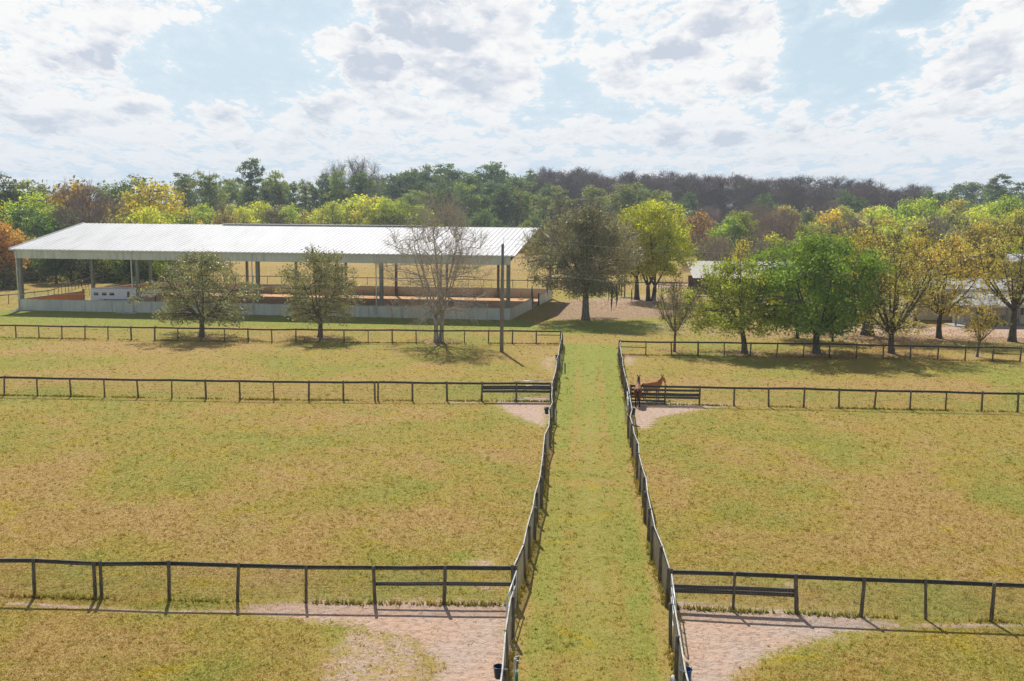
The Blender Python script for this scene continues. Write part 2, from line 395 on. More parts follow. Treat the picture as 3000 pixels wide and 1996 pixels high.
snd = g.mix(g.ss(nM2, .38, .62), (.64, .43, .31), (.58, .445, .36))
snd = g.mix(g.ss(nF, .52, .70, 0, .5), snd, (.50, .36, .28))
snd = g.mix(g.ss(nG, .56, .74, 0, .7), snd, (.30, .205, .155))
hoof_n = g.noise(g.vm('ADD', gp, (13, 4, 0)), 3.6, 5, .7, .4)
sf = g.ss(g.m('ADD', g.m('ADD', a_sand, g.m('MULTIPLY', g.m('SUBTRACT', nM, .5), g.m('MULTIPLY', a_sand, .9))), g.m('ADD', g.m('MULTIPLY', g.m('SUBTRACT', nF, .5), .85), g.m('MULTIPLY', g.m('SUBTRACT', nG, .5), .95))), .36, .60)
c = g.mix(sf, c, snd)
c = g.mix(g.m('MULTIPLY', sf, g.ss(hoof_n, .50, .38, 0, .55)), c, (.30, .20, .15))
g.put(go.inputs['Color'], c)
hoof = hoof_n
g.put(go.inputs['Height'], g.m('ADD', g.m('ADD', g.m('MULTIPLY', nF, .8), g.m('MULTIPLY', nG, .5)), g.m('MULTIPLY', sf, g.m('MULTIPLY', g.m('SUBTRACT', hoof, .5), 2.3))))

def turf_mat(name, blades=False):
    m, t = mat(name)
    gn = t.node('ShaderNodeGroup'); gn.node_tree = G
    col = gn.outputs['Color']
    if blades:
        ti = t.attr('tint')
        col = t.mix(1.0, col, t.mix(ti, (.72, .75, .68), (1.55, 1.50, 1.36)), 'MULTIPLY')
        d = t.node('ShaderNodeBsdfDiffuse'); t.put(d.inputs[0], col)
        tr = t.node('ShaderNodeBsdfTranslucent'); t.put(tr.inputs[0], t.mix(1.0, col, (1.05, 1.1, .8), 'MULTIPLY'))
        mx = t.node('ShaderNodeMixShader'); mx.inputs[0].default_value = .42
        t.l.new(d.outputs[0], mx.inputs[1]); t.l.new(tr.outputs[0], mx.inputs[2])
        t.l.new(mx.outputs[0], t.out.inputs[0])
    else:
        bsdf(t, col, .95, 0, .1, bump(t, gn.outputs['Height'], .8, .085))
    return m
M['turf'] = turf_mat('turf_and_soil'); M['blades'] = turf_mat('grass_blades', True)

# arena footing
m, t = mat('orange_arena_footing'); p_ = pos(t)
n1 = t.noise(p_, 1.2, 6, .65); n2 = t.noise(p_, .15, 3)
bsdf(t, t.mix(t.ss(n1, .35, .65), t.mix(t.ss(n2, .4, .6), (.62, .35, .165), (.52, .28, .12)), (.74, .50, .30)), .95, 0, .1, bump(t, n1, .8, .1)); M['footing'] = m

# foliage: colour from the object, clump and leaf tint from the mesh
def foliage(name, transl=.50, gloss=.06, var=.55):
    m, t = mat(name)
    oi = t.node('ShaderNodeObjectInfo')
    ti = t.attr('tint'); cl = t.attr('clump')
    base_ = oi.outputs['Color']
    c = t.mix(1.0, base_, t.mix(ti, (1-var, 1-var*.85, 1-var), (1+var*1.1, 1+var, 1+var*.7)), 'MULTIPLY')
    c = t.mix(t.m('MULTIPLY', t.ss(cl, .45, 1.0), .45), c, t.mix(1.0, c, (1.18, .96, .72), 'MULTIPLY'))
    c = t.mix(t.m('MULTIPLY', t.ss(cl, .5, 0.0), .35), c, t.mix(1.0, c, (.90, 1.0, .8), 'MULTIPLY'))
    d = t.node('ShaderNodeBsdfDiffuse'); t.put(d.inputs[0], c)
    tr = t.node('ShaderNodeBsdfTranslucent'); t.put(tr.inputs[0], t.mix(1.0, c, (1.5, 1.5, .8), 'MULTIPLY'))
    gl = t.node('ShaderNodeBsdfGlossy'); gl.inputs['Roughness'].default_value = .45; t.put(gl.inputs[0], (.6, .62, .6))
    mx = t.node('ShaderNodeMixShader'); mx.inputs[0].default_value = transl
    t.l.new(d.outputs[0], mx.inputs[1]); t.l.new(tr.outputs[0], mx.inputs[2])
    m2 = t.node('ShaderNodeMixShader'); m2.inputs[0].default_value = gloss
    t.l.new(mx.outputs[0], m2.inputs[1]); t.l.new(gl.outputs[0], m2.inputs[2])
    t.l.new(m2.outputs[0], t.out.inputs[0]); return m
M['leaf'] = foliage('broad_leaves'); M['leaf_gloss'] = foliage('leathery_leaves', .30, .16, .6)
m, t = mat('bark')
oi = t.node('ShaderNodeObjectInfo'); v = t.vm('MULTIPLY', objco(t), (3, 3, .8))
nn_ = t.noise(v, 2.2, 6, .7)
bsdf(t, t.mix(1.0, oi.outputs['Color'], t.mix(t.ss(nn_, .35, .68), (.55, .55, .55), (1.5, 1.45, 1.4)), 'MULTIPLY'), .9, 0, .2, bump(t, nn_, .7, .06)); M['bark'] = m

# ------------------------------------------------------------------ ground
def smooth(x, a, b):
    t_ = np.clip((x-a)/(b-a), 0, 1); return t_*t_*(3-2*t_)
def polymask(X, Y, pts, soft):
    P_ = np.array([(p[0], p[1]) for p in pts]); n = len(P_)
    m = np.zeros_like(X)
    x0, x1 = P_[:, 0].min()-soft*2, P_[:, 0].max()+soft*2; y0, y1 = P_[:, 1].min()-soft*2, P_[:, 1].max()+soft*2
    s_ = (X > x0) & (X < x1) & (Y > y0) & (Y < y1)
    x = X[s_]; y = Y[s_]
    if not len(x): return m
    d2 = np.full(len(x), 1e9); ins = np.zeros(len(x), bool)
    for i in range(n):
        ax, ay = P_[i]; bx, by = P_[(i+1) % n]
        ex, ey = bx-ax, by-ay
        t_ = np.clip(((x-ax)*ex+(y-ay)*ey)/(ex*ex+ey*ey+1e-9), 0, 1)
        d2 = np.minimum(d2, (x-ax-t_*ex)**2+(y-ay-t_*ey)**2)
        c = ((ay > y) != (by > y)) & (x < (bx-ax)*(y-ay)/(by-ay+1e-12)+ax); ins ^= c
    d = np.sqrt(d2)*np.where(ins, 1, -1)
    m[s_] = smooth(d, -soft, soft); return m
def pm(X, Y, pix, soft, disp=True): return polymask(X, Y, [atd(*p) if disp else at(*p) for p in pix], soft)
def linemask(X, Y, pix, wid):
    P_ = [atd(*p) for p in pix]; best = np.full(X.shape, 1e9)
    for a, b in zip(P_[:-1], P_[1:]):
        ex, ey = b.x-a.x, b.y-a.y
        t_ = np.clip(((X-a.x)*ex+(Y-a.y)*ey)/(ex*ex+ey*ey), 0, 1)
        best = np.minimum(best, (X-a.x-t_*ex)**2+(Y-a.y-t_*ey)**2)
    return np.exp(-best/(wid*wid))
def blob(X, Y, x, y, rx, ry, w_=1.0):
    c = atd(x, y); return w_*np.exp(-((X-c.x)/rx)**2-((Y-c.y)/ry)**2)
def lane_x(Y, side):                     # the two fence lines of the grass lane
    if side == 'L': return np.interp(Y, [0, 26, 30.8, 35.3, 43, 57, 73.4, 93.3, 104.9], [-2.2, -.12, -.03, .30, 1.05, 2.05, 3.02, 4.38, 5.13])
    return np.interp(Y, [0, 26, 30, 35.1, 42, 54, 62, 72.8, 88, 98.9], [3.2, 4.68, 5.0, 5.50, 5.78, 6.6, 7.2, 8.15, 9.23, 10.26])
def masks(X, Y):
    sand = np.zeros_like(X); green = np.zeros_like(X); lit = np.zeros_like(X); dry = np.zeros_like(X)
    mx = lambda a, b: np.maximum(a, b)
    A = [(560, 1398), (700, 1386), (1168, 1383), (1168, 1600), (960, 1600), (1020, 1530), (960, 1475), (800, 1436), (620, 1418)]
    B = [(1558, 1385), (1750, 1402), (1960, 1414), (2080, 1440), (1960, 1452), (1850, 1478), (1730, 1525), (1640, 1600), (1575, 1600)]
    sand = mx(sand, pm(X, Y, A, 1.6)); sand = mx(sand, pm(X, Y, B, 1.6))
    sand = mx(sand, .52*pm(X, Y, [(760, 1440), (1000, 1440), (1020, 1600), (700, 1600)], 1.2))
    sand = mx(sand, .62*linemask(X, Y, [(20, 1389), (200, 1399), (330, 1408), (600, 1408)], .28))
    sand = mx(sand, .60*linemask(X, Y, [(2060, 1440), (2200, 1440), (2357, 1441)], .30))
    sand = mx(sand, .9*pm(X, Y, [(1135, 924), (1268, 912), (1257, 985), (1225, 975), (1165, 948)], 1.8))
    sand = mx(sand, .55*linemask(X, Y, [(1035, 925), (1150, 925)], .8))
    sand = mx(sand, .9*pm(X, Y, [(1452, 925), (1560, 926), (1700, 931), (1600, 945), (1515, 962), (1500, 986), (1460, 985)], 1.8))
    sand = mx(sand, .75*pm(X, Y, [(1243, 822), (1284, 820), (1277, 862), (1252, 850)], 2.4))
    sand = mx(sand, .70*pm(X, Y, [(1426, 816), (1478, 815), (1462, 842), (1430, 842)], 2.4))
    for b_ in ((1110, 1296, 1.0, .7, .55), (1120, 1352, 1.0, .8, .5), (1820, 1345, .5, .9, .5), (1890, 1340, .7, .4, .4), (1140, 1380, 1.5, .5, .3)):
        sand = mx(sand, blob(X, Y, *b_))
    # driveway and bare ground at the right, and round the arena gate
    sand = mx(sand, .68*pm(X, Y, [(1860, 748), (2100, 751), (2420, 752), (2480, 782), (2250, 776), (2050, 770), (1880, 760)], 1.5))
    sand = mx(sand, .42*pm(X, Y, [(1290, 690), (1420, 680), (1600, 668), (1640, 680), (1560, 712), (1400, 720), (1290, 712)], 2.0))
    sand = mx(sand, .8*pm(X, Y, [(1500, 656), (1700, 652), (2400, 655), (2400, 662), (1700, 662), (1500, 664)], 1.5))
    lit = mx(lit, .72*pm(X, Y, [(1275, 700), (1330, 688), (1560, 684), (1590, 728), (1420, 738), (1290, 737), (1255, 728)], 2.0))
    lit = mx(lit, .46*pm(X, Y, [(1480, 742), (1700, 748), (1850, 752), (2500, 775), (2500, 800), (1900, 795), (1650, 775), (1480, 765)], 2.0))
    lit = mx(lit, .8*pm(X, Y, [(1820, 762), (2100, 768), (2500, 772), (2500, 790), (2100, 788), (1850, 776)], 2.0))
    for x_, y_, r_ in ((1553, 808, 2.2), (1713, 812, 3.8), (1880, 816, 4.2), (2052, 816, 3.4), (2245, 820, 2.0), (465, 776, 3.0), (737, 778, 3.0), (1011, 788, 3.2)):
        lit = mx(lit, blob(X, Y, x_, y_, r_, r_*.9, .66))
    # greener stretches
    green = mx(green, .95*pm(X, Y, [(-300, 702), (0, 714), (1195, 733), (1250, 752), (1240, 760), (0, 744), (-300, 742)], 1.0))
    green = mx(green, .9*pm(X, Y, [(1260, 738), (1480, 738), (1600, 745), (1560, 765), (1250, 770)], 1.5))
    green = mx(green, .55*pm(X, Y, [(1420, 835), (1700, 842), (2000, 848), (2500, 830), (2500, 880), (2250, 872), (1900, 858), (1600, 846)], 3.0))
    green = mx(green, .6*pm(X, Y, [(2180, 832), (2500, 834), (2500, 1010), (2330, 985), (2250, 890)], 3.0))
    for b_ in ((850, 948, 3.5, 3.2, .55), (800, 985, 3.2, 3.0, .45), (970, 1005, 4, 3, .35), (1020, 830, 6, 4, .4), (1150, 845, 5, 6, .5), (1050, 1285, 1.6, 1.6, .6),
               (420, 1395, 4, .7, .5), (620, 1378, 3, .5, .5), (1840, 1408, 4, .5, .6), (2180, 1412, 3, .5, .5), (2300, 1530, 3, 2, .5), (560, 770, 8, 4, .4), (2060, 1320, 3, 2, .35)):
        green = mx(green, blob(X, Y, *b_))
    inl = smooth(X-lane_x(Y, 'L'), -.1, .25)*smooth(lane_x(Y, 'R')-X, -.1, .25)*smooth(Y, 110, 103)
    cx = (lane_x(Y, 'L')+lane_x(Y, 'R'))/2
    u_ = (X-cx)/2.6
    lane_g = .52+.06*np.sin(Y*.21)+smooth(Y, 45, 95)*.30-.10*np.exp(-(u_/.30)**2)-.26*np.exp(-((np.abs(u_)-.36)/.11)**2)-.30*smooth(np.abs(u_), .72, 1.0)*smooth(Y, 75, 50)
    green = np.where(inl > .5, np.maximum(lane_g, 0), green)
    dry += -.03*inl+.10*inl*smooth(np.abs(u_), .70, .95)*smooth(Y, 80, 55)
    sand = mx(sand, inl*.30*np.exp(-(u_/.22)**2))
    # rusty-dry and straw patches of the paddocks
    for b_ in ((150, 1090, 3.5, 3, .12), (930, 1205, 3.5, 3.2, .14), (1080, 950, 8, 3, .04), (330, 1180, 4, 3, .1), (1660, 1240, 3, 3, .1), (2180, 1180, 4, 3, .12), (2000, 1100, 4, 3, .05),
               (1530, 1100, 1.5, 5, .12), (300, 800, 14, 6, .13), (1700, 880, 16, 3, .12), (2100, 890, 16, 2.5, .13), (600, 1320, 3, 1.5, .08), (150, 1500, 3, 2, .06), (1120, 990, 3, 3, .05)):
        dry += blob(X, Y, *b_)
    dry += .10*smooth(Y, 165, 200)
    return sand, green, lit, dry

def grid_sheet(name, ys, ts, halfw, mat_, z=0.0, kind='structure'):
    Yg = np.repeat(ys[:, None], len(ts), 1); Xg = ts[None, :]*halfw(ys)[:, None]
    X, Y = Xg.ravel(), Yg.ravel()
    s_, g_, l_, d_ = masks(X, Y)
    # gentle unevenness; trodden hollows in the sandy places
    Z = np.zeros_like(X)+z
    i = np.arange(len(ys)-1)[:, None]*len(ts); j = np.arange(len(ts)-1)[None, :]
    F4 = np.stack([i+j, i+j+1, i+j+1+len(ts), i+j+len(ts)], -1).reshape(-1, 4)
    o = bpy.data.objects.new(name, np_mesh(name, np.stack([X, Y, Z], 1), F4, mat_, dict(sand=s_, green=g_, litter=l_, dry=d_)))
    link(o); tag(o, kind=kind); return o
ys = [-120, -60, -20, 5]; y = 15.0
while y < 330: ys.append(y); y *= 1.0085
ys += [360, 400, 450, 520, 620, 800, 1100, 1600, 2400, 3500, 6000]
tt = np.concatenate([[-6, -3, -1.8, -1.4], np.linspace(-1.15, 1.15, 430), [1.4, 1.8, 3, 6]])
ground = grid_sheet('ground', np.array(ys, float), tt, lambda y: 14+.53*np.abs(y), M['turf'])
# the mown grass lane between the fences, a sheet of its own
ly = np.arange(10, 107, .22); lt = np.linspace(0, 1, 40)
LX = lane_x(ly, 'L')[:, None]*(1-lt)[None, :]+lane_x(ly, 'R')[:, None]*lt[None, :]
X = LX.ravel(); Y = np.repeat(ly, len(lt)); s_, g_, l_, d_ = masks(X, Y)
i = np.arange(len(ly)-1)[:, None]*len(lt); j = np.arange(len(lt)-1)[None, :]
lane = bpy.data.objects.new('path', np_mesh('path', np.stack([X, Y, np.full_like(X, .006)], 1),
        np.stack([i+j, i+j+1, i+j+1+len(lt), i+j+len(lt)], -1).reshape(-1, 4), M['turf'], dict(sand=s_, green=g_, litter=l_, dry=d_)))
link(lane); tag(lane, kind='structure')
# ------------------------------------------------------------------ things made of parts
class Thing:
    """an Empty at the thing's base; parts are given in world coordinates"""
    def __init__(s, name, loc, label, cat, group=None):
        s.loc = np.array([loc[0], loc[1], loc[2] if len(loc) > 2 else 0.0], float)
        s.root = empty(name, tuple(s.loc)); tag(s.root, label, cat, group)
    def part(s, name, mb, mats, parent=None, smooth=False, label=None):
        mb.v = [v-s.loc for v in mb.v]
        o = mb.build(name, mats, parent or s.root, smooth)
        if label: o['label'] = label
        return o

def interp_path(pts, spacing):
    P_ = np.array([(p[0], p[1]) for p in pts], float); d = np.r_[0, np.cumsum(np.hypot(*np.diff(P_, axis=0).T))]
    n = max(1, int(round(d[-1]/spacing))); s_ = np.linspace(0, d[-1], n+1)
    return np.stack([np.interp(s_, d, P_[:, 0]), np.interp(s_, d, P_[:, 1])], 1)

def prisms(P0, P1, r0, r1, n=3):
    """many thin tapered sticks at once"""
    P0 = np.asarray(P0, float); P1 = np.asarray(P1, float); k = len(P0)
    r0 = np.broadcast_to(np.asarray(r0, float), (k,)); r1 = np.broadcast_to(np.asarray(r1, float), (k,))
    T = P1-P0; T /= np.maximum(np.linalg.norm(T, axis=1, keepdims=True), 1e-9)
    ref = np.where(np.abs(T[:, 2:3]) < .9, np.array([[0, 0, 1.]]), np.array([[1., 0, 0]]))
    N = np.cross(T, ref); N /= np.maximum(np.linalg.norm(N, axis=1, keepdims=True), 1e-9); B = np.cross(T, N)
    a = np.arange(n)*2*math.pi/n; ring = np.cos(a)[None, :, None]*N[:, None, :]+np.sin(a)[None, :, None]*B[:, None, :]
    V = np.concatenate([P0[:, None, :]+ring*r0[:, None, None], P1[:, None, :]+ring*r1[:, None, None]], 1).reshape(-1, 3)
    b_ = np.arange(k)[:, None]*2*n; j = np.arange(n)[None, :]; j2 = (j+1) % n
    F4 = np.stack([b_+j, b_+n+j, b_+n+j2, b_+j2], -1).reshape(-1, 4)
    return V, F4

def wire_mb(path, z0, z1, vs, hs, rad):
    mb = MB(); p = np.asarray(path)
    d = np.r_[0, np.cumsum(np.hypot(*np.diff(p, axis=0).T))]
    s_ = np.arange(0, d[-1], vs); x = np.interp(s_, d, p[:, 0]); y = np.interp(s_, d, p[:, 1])
    z = np.zeros_like(x)
    V, F = prisms(np.stack([x, y, z+z0], 1), np.stack([x, y, z+z1], 1), rad, rad); mb.add(V, F)
    for h in np.arange(z0, z1, hs):
        V, F = prisms(np.c_[p[:-1], np.full(len(p)-1, h)], np.c_[p[1:], np.full(len(p)-1, h)], rad, rad); mb.add(V, F)
    return mb

def post_mesh(r, h, name='post'):
    mb = MB(); mb.tube([(0, 0, -.1), (0, 0, h*.5), (0, 0, h-.02), (0, 0, h)], [r*1.05, r, r*.96, r*.8], 8)
    return mb.mesh(name, M['post'], True)
FENCES = []
POSTS = [post_mesh(.062, 1.42), post_mesh(.070, 1.45), post_mesh(.056, 1.40)]
THIN = [post_mesh(.045, 1.36), post_mesh(.05, 1.40)]

def fence(name, label, pts, side=1, spacing=2.44, wire=(.05, .1, .0033), jit=.02, posts=POSTS, extra=(), height=1.37,
          wob=.012, skip_ends=(False, False), board=(.035, .14), group='wooden board and wire paddock fences', cat='fence', cap='board_edge', doubles=()):
    """side: +1 puts rail and wire on the left of the walking direction, -1 on the right
       extra: (i0, i1, height, board height) more boards between two posts"""
    p = interp_path(pts, spacing); n = len(p)
    T = Thing(name, (p[0][0], p[0][1], 0), label, cat, group)
    tang = np.gradient(p, axis=0); tang /= np.linalg.norm(tang, axis=1, keepdims=True)
    nor = np.stack([-tang[:, 1], tang[:, 0]], 1)*side
    q = p+nor*RNG.normal(0, wob, (n, 1)); hz = RNG.normal(0, jit, n)
    for i in range(n):
        if (i == 0 and skip_ends[0]) or (i == n-1 and skip_ends[1]): continue
        o = bpy.data.objects.new('post', posts[int(RNG.integers(len(posts)))])
        o.location = (q[i][0]-T.loc[0], q[i][1]-T.loc[1], hz[i]*.6)
        o.rotation_euler = (RNG.normal(0, .026), RNG.normal(0, .026), RNG.uniform(0, 6.28)); k_ = RNG.uniform(.85, 1.22); o.scale = (k_, k_, 1); link(o, T.root)
        if i in doubles: o2 = o.copy(); o2.location.x -= .22; o2.rotation_euler.y += .03; link(o2, T.root)
    off = q+nor*.085
    mb = MB(); bt, bh = board
    def run(i0, i1, z, h_):
        for i in range(i0, i1):
            a, b = off[i], off[i+1]; za, zb = z+hz[i], z+hz[i+1]
            mid_sag = RNG.normal(0, .008)
            mb.beam((a[0], a[1], za-h_/2), ((a[0]+b[0])/2, (a[1]+b[1])/2, (za+zb)/2-h_/2+mid_sag), bt, h_)
            mb.beam(((a[0]+b[0])/2, (a[1]+b[1])/2, (za+zb)/2-h_/2+mid_sag), (b[0], b[1], zb-h_/2), bt*.99, h_)
            # paler strip along the top edge of the board
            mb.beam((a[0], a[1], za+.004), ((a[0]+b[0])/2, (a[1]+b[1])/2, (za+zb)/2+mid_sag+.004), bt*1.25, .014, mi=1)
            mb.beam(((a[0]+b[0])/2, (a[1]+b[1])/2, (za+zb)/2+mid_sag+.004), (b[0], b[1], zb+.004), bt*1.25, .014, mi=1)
    run(0, n-1, height, bh)
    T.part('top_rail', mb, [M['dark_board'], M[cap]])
    for (i0, i1, z, h_) in extra:
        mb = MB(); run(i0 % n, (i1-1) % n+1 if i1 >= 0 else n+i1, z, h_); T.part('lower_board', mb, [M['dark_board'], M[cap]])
    if wire:
        T.part('wire_mesh', wire_mb(q+nor*.066, .04, height-.1, *wire), M['wire'])
    T.path = q; FENCES.append(q); return T

def P2(p): return (p.x, p.y)
# ---- grass lane fences (near piece, then beyond the gates)
def lane_pts(side, y0, y1): return [(float(lane_x(np.array(y), side)), y) for y in np.linspace(y0, y1, 12)]
Z0 = 24.5
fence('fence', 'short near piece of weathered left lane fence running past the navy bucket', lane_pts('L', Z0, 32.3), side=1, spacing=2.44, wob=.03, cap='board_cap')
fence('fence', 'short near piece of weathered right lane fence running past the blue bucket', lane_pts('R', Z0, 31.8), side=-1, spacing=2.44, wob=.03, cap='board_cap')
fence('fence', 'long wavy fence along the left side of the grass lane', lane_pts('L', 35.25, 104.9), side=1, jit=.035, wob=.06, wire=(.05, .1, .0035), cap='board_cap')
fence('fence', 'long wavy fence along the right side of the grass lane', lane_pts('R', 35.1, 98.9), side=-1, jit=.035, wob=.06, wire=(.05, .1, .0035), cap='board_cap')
# ---- cross fences, each from the lane outwards
nl = [atd(1182, 1307, 1.37), atd(600, 1301, 1.37), atd(0, 1287, 1.37), atd(-80, 1286, 1.37)]
fence('fence', 'nearest cross fence left of the lane with one board halfway up at its right end', [P2(p) for p in nl], side=-1, extra=[(0, 2, .78, .13)], spacing=2.4, doubles=(6,))
nr = [atd(1545, 1313, 1.37), atd(1950, 1331, 1.37), atd(2357, 1345, 1.37), atd(2440, 1348, 1.37)]
fence('fence', 'nearest cross fence right of the lane with doubled lower boards beside the gate', [P2(p) for p in nr], side=1, extra=[(0, 2, .86, .13), (0, 2, .70, .13)], spacing=2.35)
ml = [atd(1268, 882, 1.37), atd(640, 878, 1.37), atd(0, 868, 1.37), atd(-70, 867, 1.37)]
fence('fence', 'middle cross fence left of the lane behind the open tube gate', [P2(p) for p in ml], side=-1, wire=(.10, .2, .004), extra=[(0, 2, 1.14, .28), (0, 2, .80, .16)], spacing=2.46, doubles=(5,))
mr = [atd(1452, 887, 1.37), atd(1570, 889, 1.37), atd(2357, 905, 1.37), atd(2430, 907, 1.37)]
fence('fence', 'middle cross fence right of the lane where the two horses stand', [P2(p) for p in mr], side=1, wire=(.10, .2, .004), extra=[(0, 2, 1.12, .15), (0, 2, .84, .22), (0, 2, .58, .13), (0, 1, .32, .12), (0, 1, .12, .12)], spacing=2.46)
fl = [atd(1290, 762, 1.37), atd(640, 758, 1.37), atd(0, 748, 1.37), atd(-70, 747, 1.37)]
fence('fence', 'far cross fence left of the lane passing in front of the arena', [P2(p) for p in fl], side=-1, wire=(.15, .3, .003), spacing=2.5, extra=[(0, 1, .95, .07)])
fr = [atd(1427, 785, 1.37), atd(1900, 791, 1.37), atd(2350, 800, 1.37)]
fence('fence', 'far cross fence right of the lane in front of the row of trees', [P2(p) for p in fr], side=1, wire=(.15, .3, .003), spacing=2.5, extra=[(0, 1, .80, .06), (-2, -1, .75, .06)])
# ---- paddock fences beyond the arena
def px_line(lst, z=1.3): return [P2(at(x, y, z)) for x, y in lst]
fence('fence', 'dark rail fence across the tan field just behind the arena', px_line([(-60, 872), (150, 850), (240, 818), (330, 806), (700, 808), (1054, 813), (1350, 818), (1640, 823), (1820, 826), (1990, 830)]), side=1, wire=None, posts=THIN, spacing=2.6, height=1.3, board=(.05, .11), group='dark fences beyond the arena')
fence('fence', 'second dark fence in the field, seen past the right gable of the arena', px_line([(900, 748), (1504, 755), (1557, 758), (1700, 760)]), side=1, wire=None, posts=THIN, spacing=2.6, height=1.3, board=(.06, .10), group='dark fences beyond the arena')
fence('fence', 'farthest dark fence in the field along the edge of the pine wood', px_line([(640, 745), (1100, 741), (1560, 741), (1720, 743)]), side=1, wire=None, posts=THIN, spacing=3.0, height=1.3, board=(.06, .08), group='dark fences beyond the arena')
fence('fence', 'black board fence along the driveway left of the cream shed', px_line([(1930, 826), (1946, 826), (2100, 832), (2260, 838)]), side=1, wire=None, posts=POSTS, spacing=3.4, height=1.3, board=(.05, .12), group='dark fences beyond the arena', extra=[(0, -1, .8, .1)])

# ------------------------------------------------------------------ gates in the lane fences
def tube_gate(a, b, label, h=1.28, r=.022, z0=.12, nv=2, lower=None):
    a = np.array([a[0], a[1], 0.]); b = np.array([b[0], b[1], 0.])
    T = Thing('tube_gate', a, label, 'gate', 'pale steel tube gates')
    fr_ = MB(); up = np.array([0, 0, 1.])
    fr_.tube([a+up*z0, a+up*h], r, 8); fr_.tube([b+up*z0, b+up*h], r, 8)
    fr_.tube([a+up*h, b+up*h], r*1.15, 8); fr_.tube([a+up*z0, b+up*z0], r, 8)
    T.part('gate_frame', fr_, M['galv'], smooth=True)
    for z in (lower or (h*.72,)):
        m_ = MB(); m_.tube([a+up*z, b+up*z], r, 8); T.part('crossbar', m_, M['galv'], smooth=True)
    for k in range(1, nv+1):
        m_ = MB(); c_ = a+(b-a)*k/(nv+1); m_.tube([c_+up*z0, c_+up*h], r*.8, 6); T.part('upright', m_, M['galv'], smooth=True)
    T.part('wire_mesh', wire_mb([a[:2], b[:2]], z0, h*.70, .05, .1, .003), M['wire'])
    hg = MB()
    for z in (z0+.12, h-.12): hg.box(tuple(a+up*z), (.06, .06, .05))
    T.part('hinge', hg, M['galv']); return T
tube_gate((.22, 35.1), (-.10, 32.5), 'pale tube gate closing the left lane fence beside the nearest cross fence', lower=(.88,))
tube_gate((5.62, 34.9), (5.32, 32.0), 'pale tube gate closing the right lane fence beside the nearest cross fence', lower=(.88, .55))
tube_gate(P2(at(1619, 1168)), P2(at(1503, 1174)), 'pale tube gate standing open in front of the middle left cross fence', h=1.40, lower=(1.05,), nv=1)
tube_gate((8.02, 71.2), (7.72, 67.6), 'pale tube gate in the right lane fence just before the horses', lower=(.9,))

# ------------------------------------------------------------------ utility pole and lines
base = at(1469.5, 1031)
T = Thing('utility_pole', base, 'tall bare grey wooden pole standing in the paddock before the arena', 'utility pole')
mb = MB(); mb.tube([base+Vector((0, 0, -.3)), base+Vector((.01, 0, 5)), base+Vector((.04, 0, 10.4))], [.19, .165, .135], 12); T.part('shaft', mb, M['pole'], smooth=True)
mb = MB(); mb.tube([base+Vector((.14, 0, 10.2)), base+Vector((.14, 0, 11.0))], .03, 6); mb.box(tuple(base+Vector((.09, 0, 10.3))), (.12, .05, .3)); T.part('insulator_pin', mb, M['galv'])
mb = MB(); mb.box(tuple(base+Vector((-.13, -.05, 7.4))), (.06, .06, .12)); T.part('clamp', mb, M['galv'])
top = base+Vector((.14, 0, 10.9)); clampp = base+Vector((.02, -.14, 8.1))
def wire_thing(a, b, sag, label):
    n = 24; P_ = [a.lerp(b, k/n)-Vector((0, 0, sag*4*(k/n)*(1-k/n))) for k in range(n+1)]
    mb = MB(); mb.tube(P_, .011, 4); o = mb.build('overhead_wire', M['galv']); tag(o, label, 'overhead wire', 'overhead wires at the wooden pole')
wire_thing(clampp, Vector((-75, 96, 6.2)), 1.6, 'thin overhead wire running left from the wooden pole across the arena')
wire_thing(clampp, at(2945, 880, 3.9)+Vector((0, 3, 0)), 1.1, 'thin overhead wire running right from the wooden pole towards the stable')
wire_thing(top, Vector((95, 150, 10.5)), 2.2, 'upper overhead wire running right from the tip of the wooden pole')

# ------------------------------------------------------------------ buckets, hydrant, hose, rope
def bucket(p, d, h, label, col, dark=False):
    T = Thing('bucket', p, label, 'bucket', 'water buckets hung inside the lane fences')
    def ring(r, z, n=20): return [(p[0]+r*math.cos(a), p[1]+r*math.sin(a), p[2]+z) for a in np.arange(n)*2*math.pi/n]
    mb = MB(); n = 20; r1, r0 = d/2, d/2*.78
    rows = [ring(0.001, 0), ring(r0, 0), ring(r1, h), ring(r1*.95, h), ring(r0*.95, .012), ring(.001, .012)]
    V = np.array(sum(rows, [])); F = []
    for k in range(len(rows)-1):
        for j in range(n): F.append((k*n+j, k*n+(j+1) % n, (k+1)*n+(j+1) % n, (k+1)*n+j))
    mb.add(V, F); T.part('body', mb, col, smooth=False)
    mb = MB(); mb.tube(ring(r1*1.03, h-.01)+[ring(r1*1.03, h-.01)[0]], .012, 6); T.part('rim', mb, col, smooth=True)
    mb = MB(); q = ring(r0+(r1-r0)*.7, h*.7); V = np.array(q+[(p[0], p[1], p[2]+h*.7)]); mb.add(V, F3=[(j, (j+1) % n, n) for j in range(n)]); T.part('water', mb, M['water'])
    mb = MB(); mb.tube([(p[0]-r1, p[1], p[2]+h-.02), (p[0]-r1*.6, p[1], p[2]+h+.16), (p[0]+r1*.2, p[1], p[2]+h+.22), (p[0]+r1*.9, p[1], p[2]+h+.06), (p[0]+r1, p[1], p[2]+h-.02)], .005, 5); T.part('handle', mb, M['galv'])
    return T
b1 = at(1463, 1952, .92); bucket((b1.x, b1.y, .58), .34, .34, 'navy bucket hanging on the left lane fence at the bottom of the photo', M['navy_plastic'])
b2 = at(2010, 1960, .92); bucket((b2.x, b2.y, .58), .34, .34, 'bright blue bucket hanging on the right lane fence at the bottom of the photo', M['blue_plastic'])
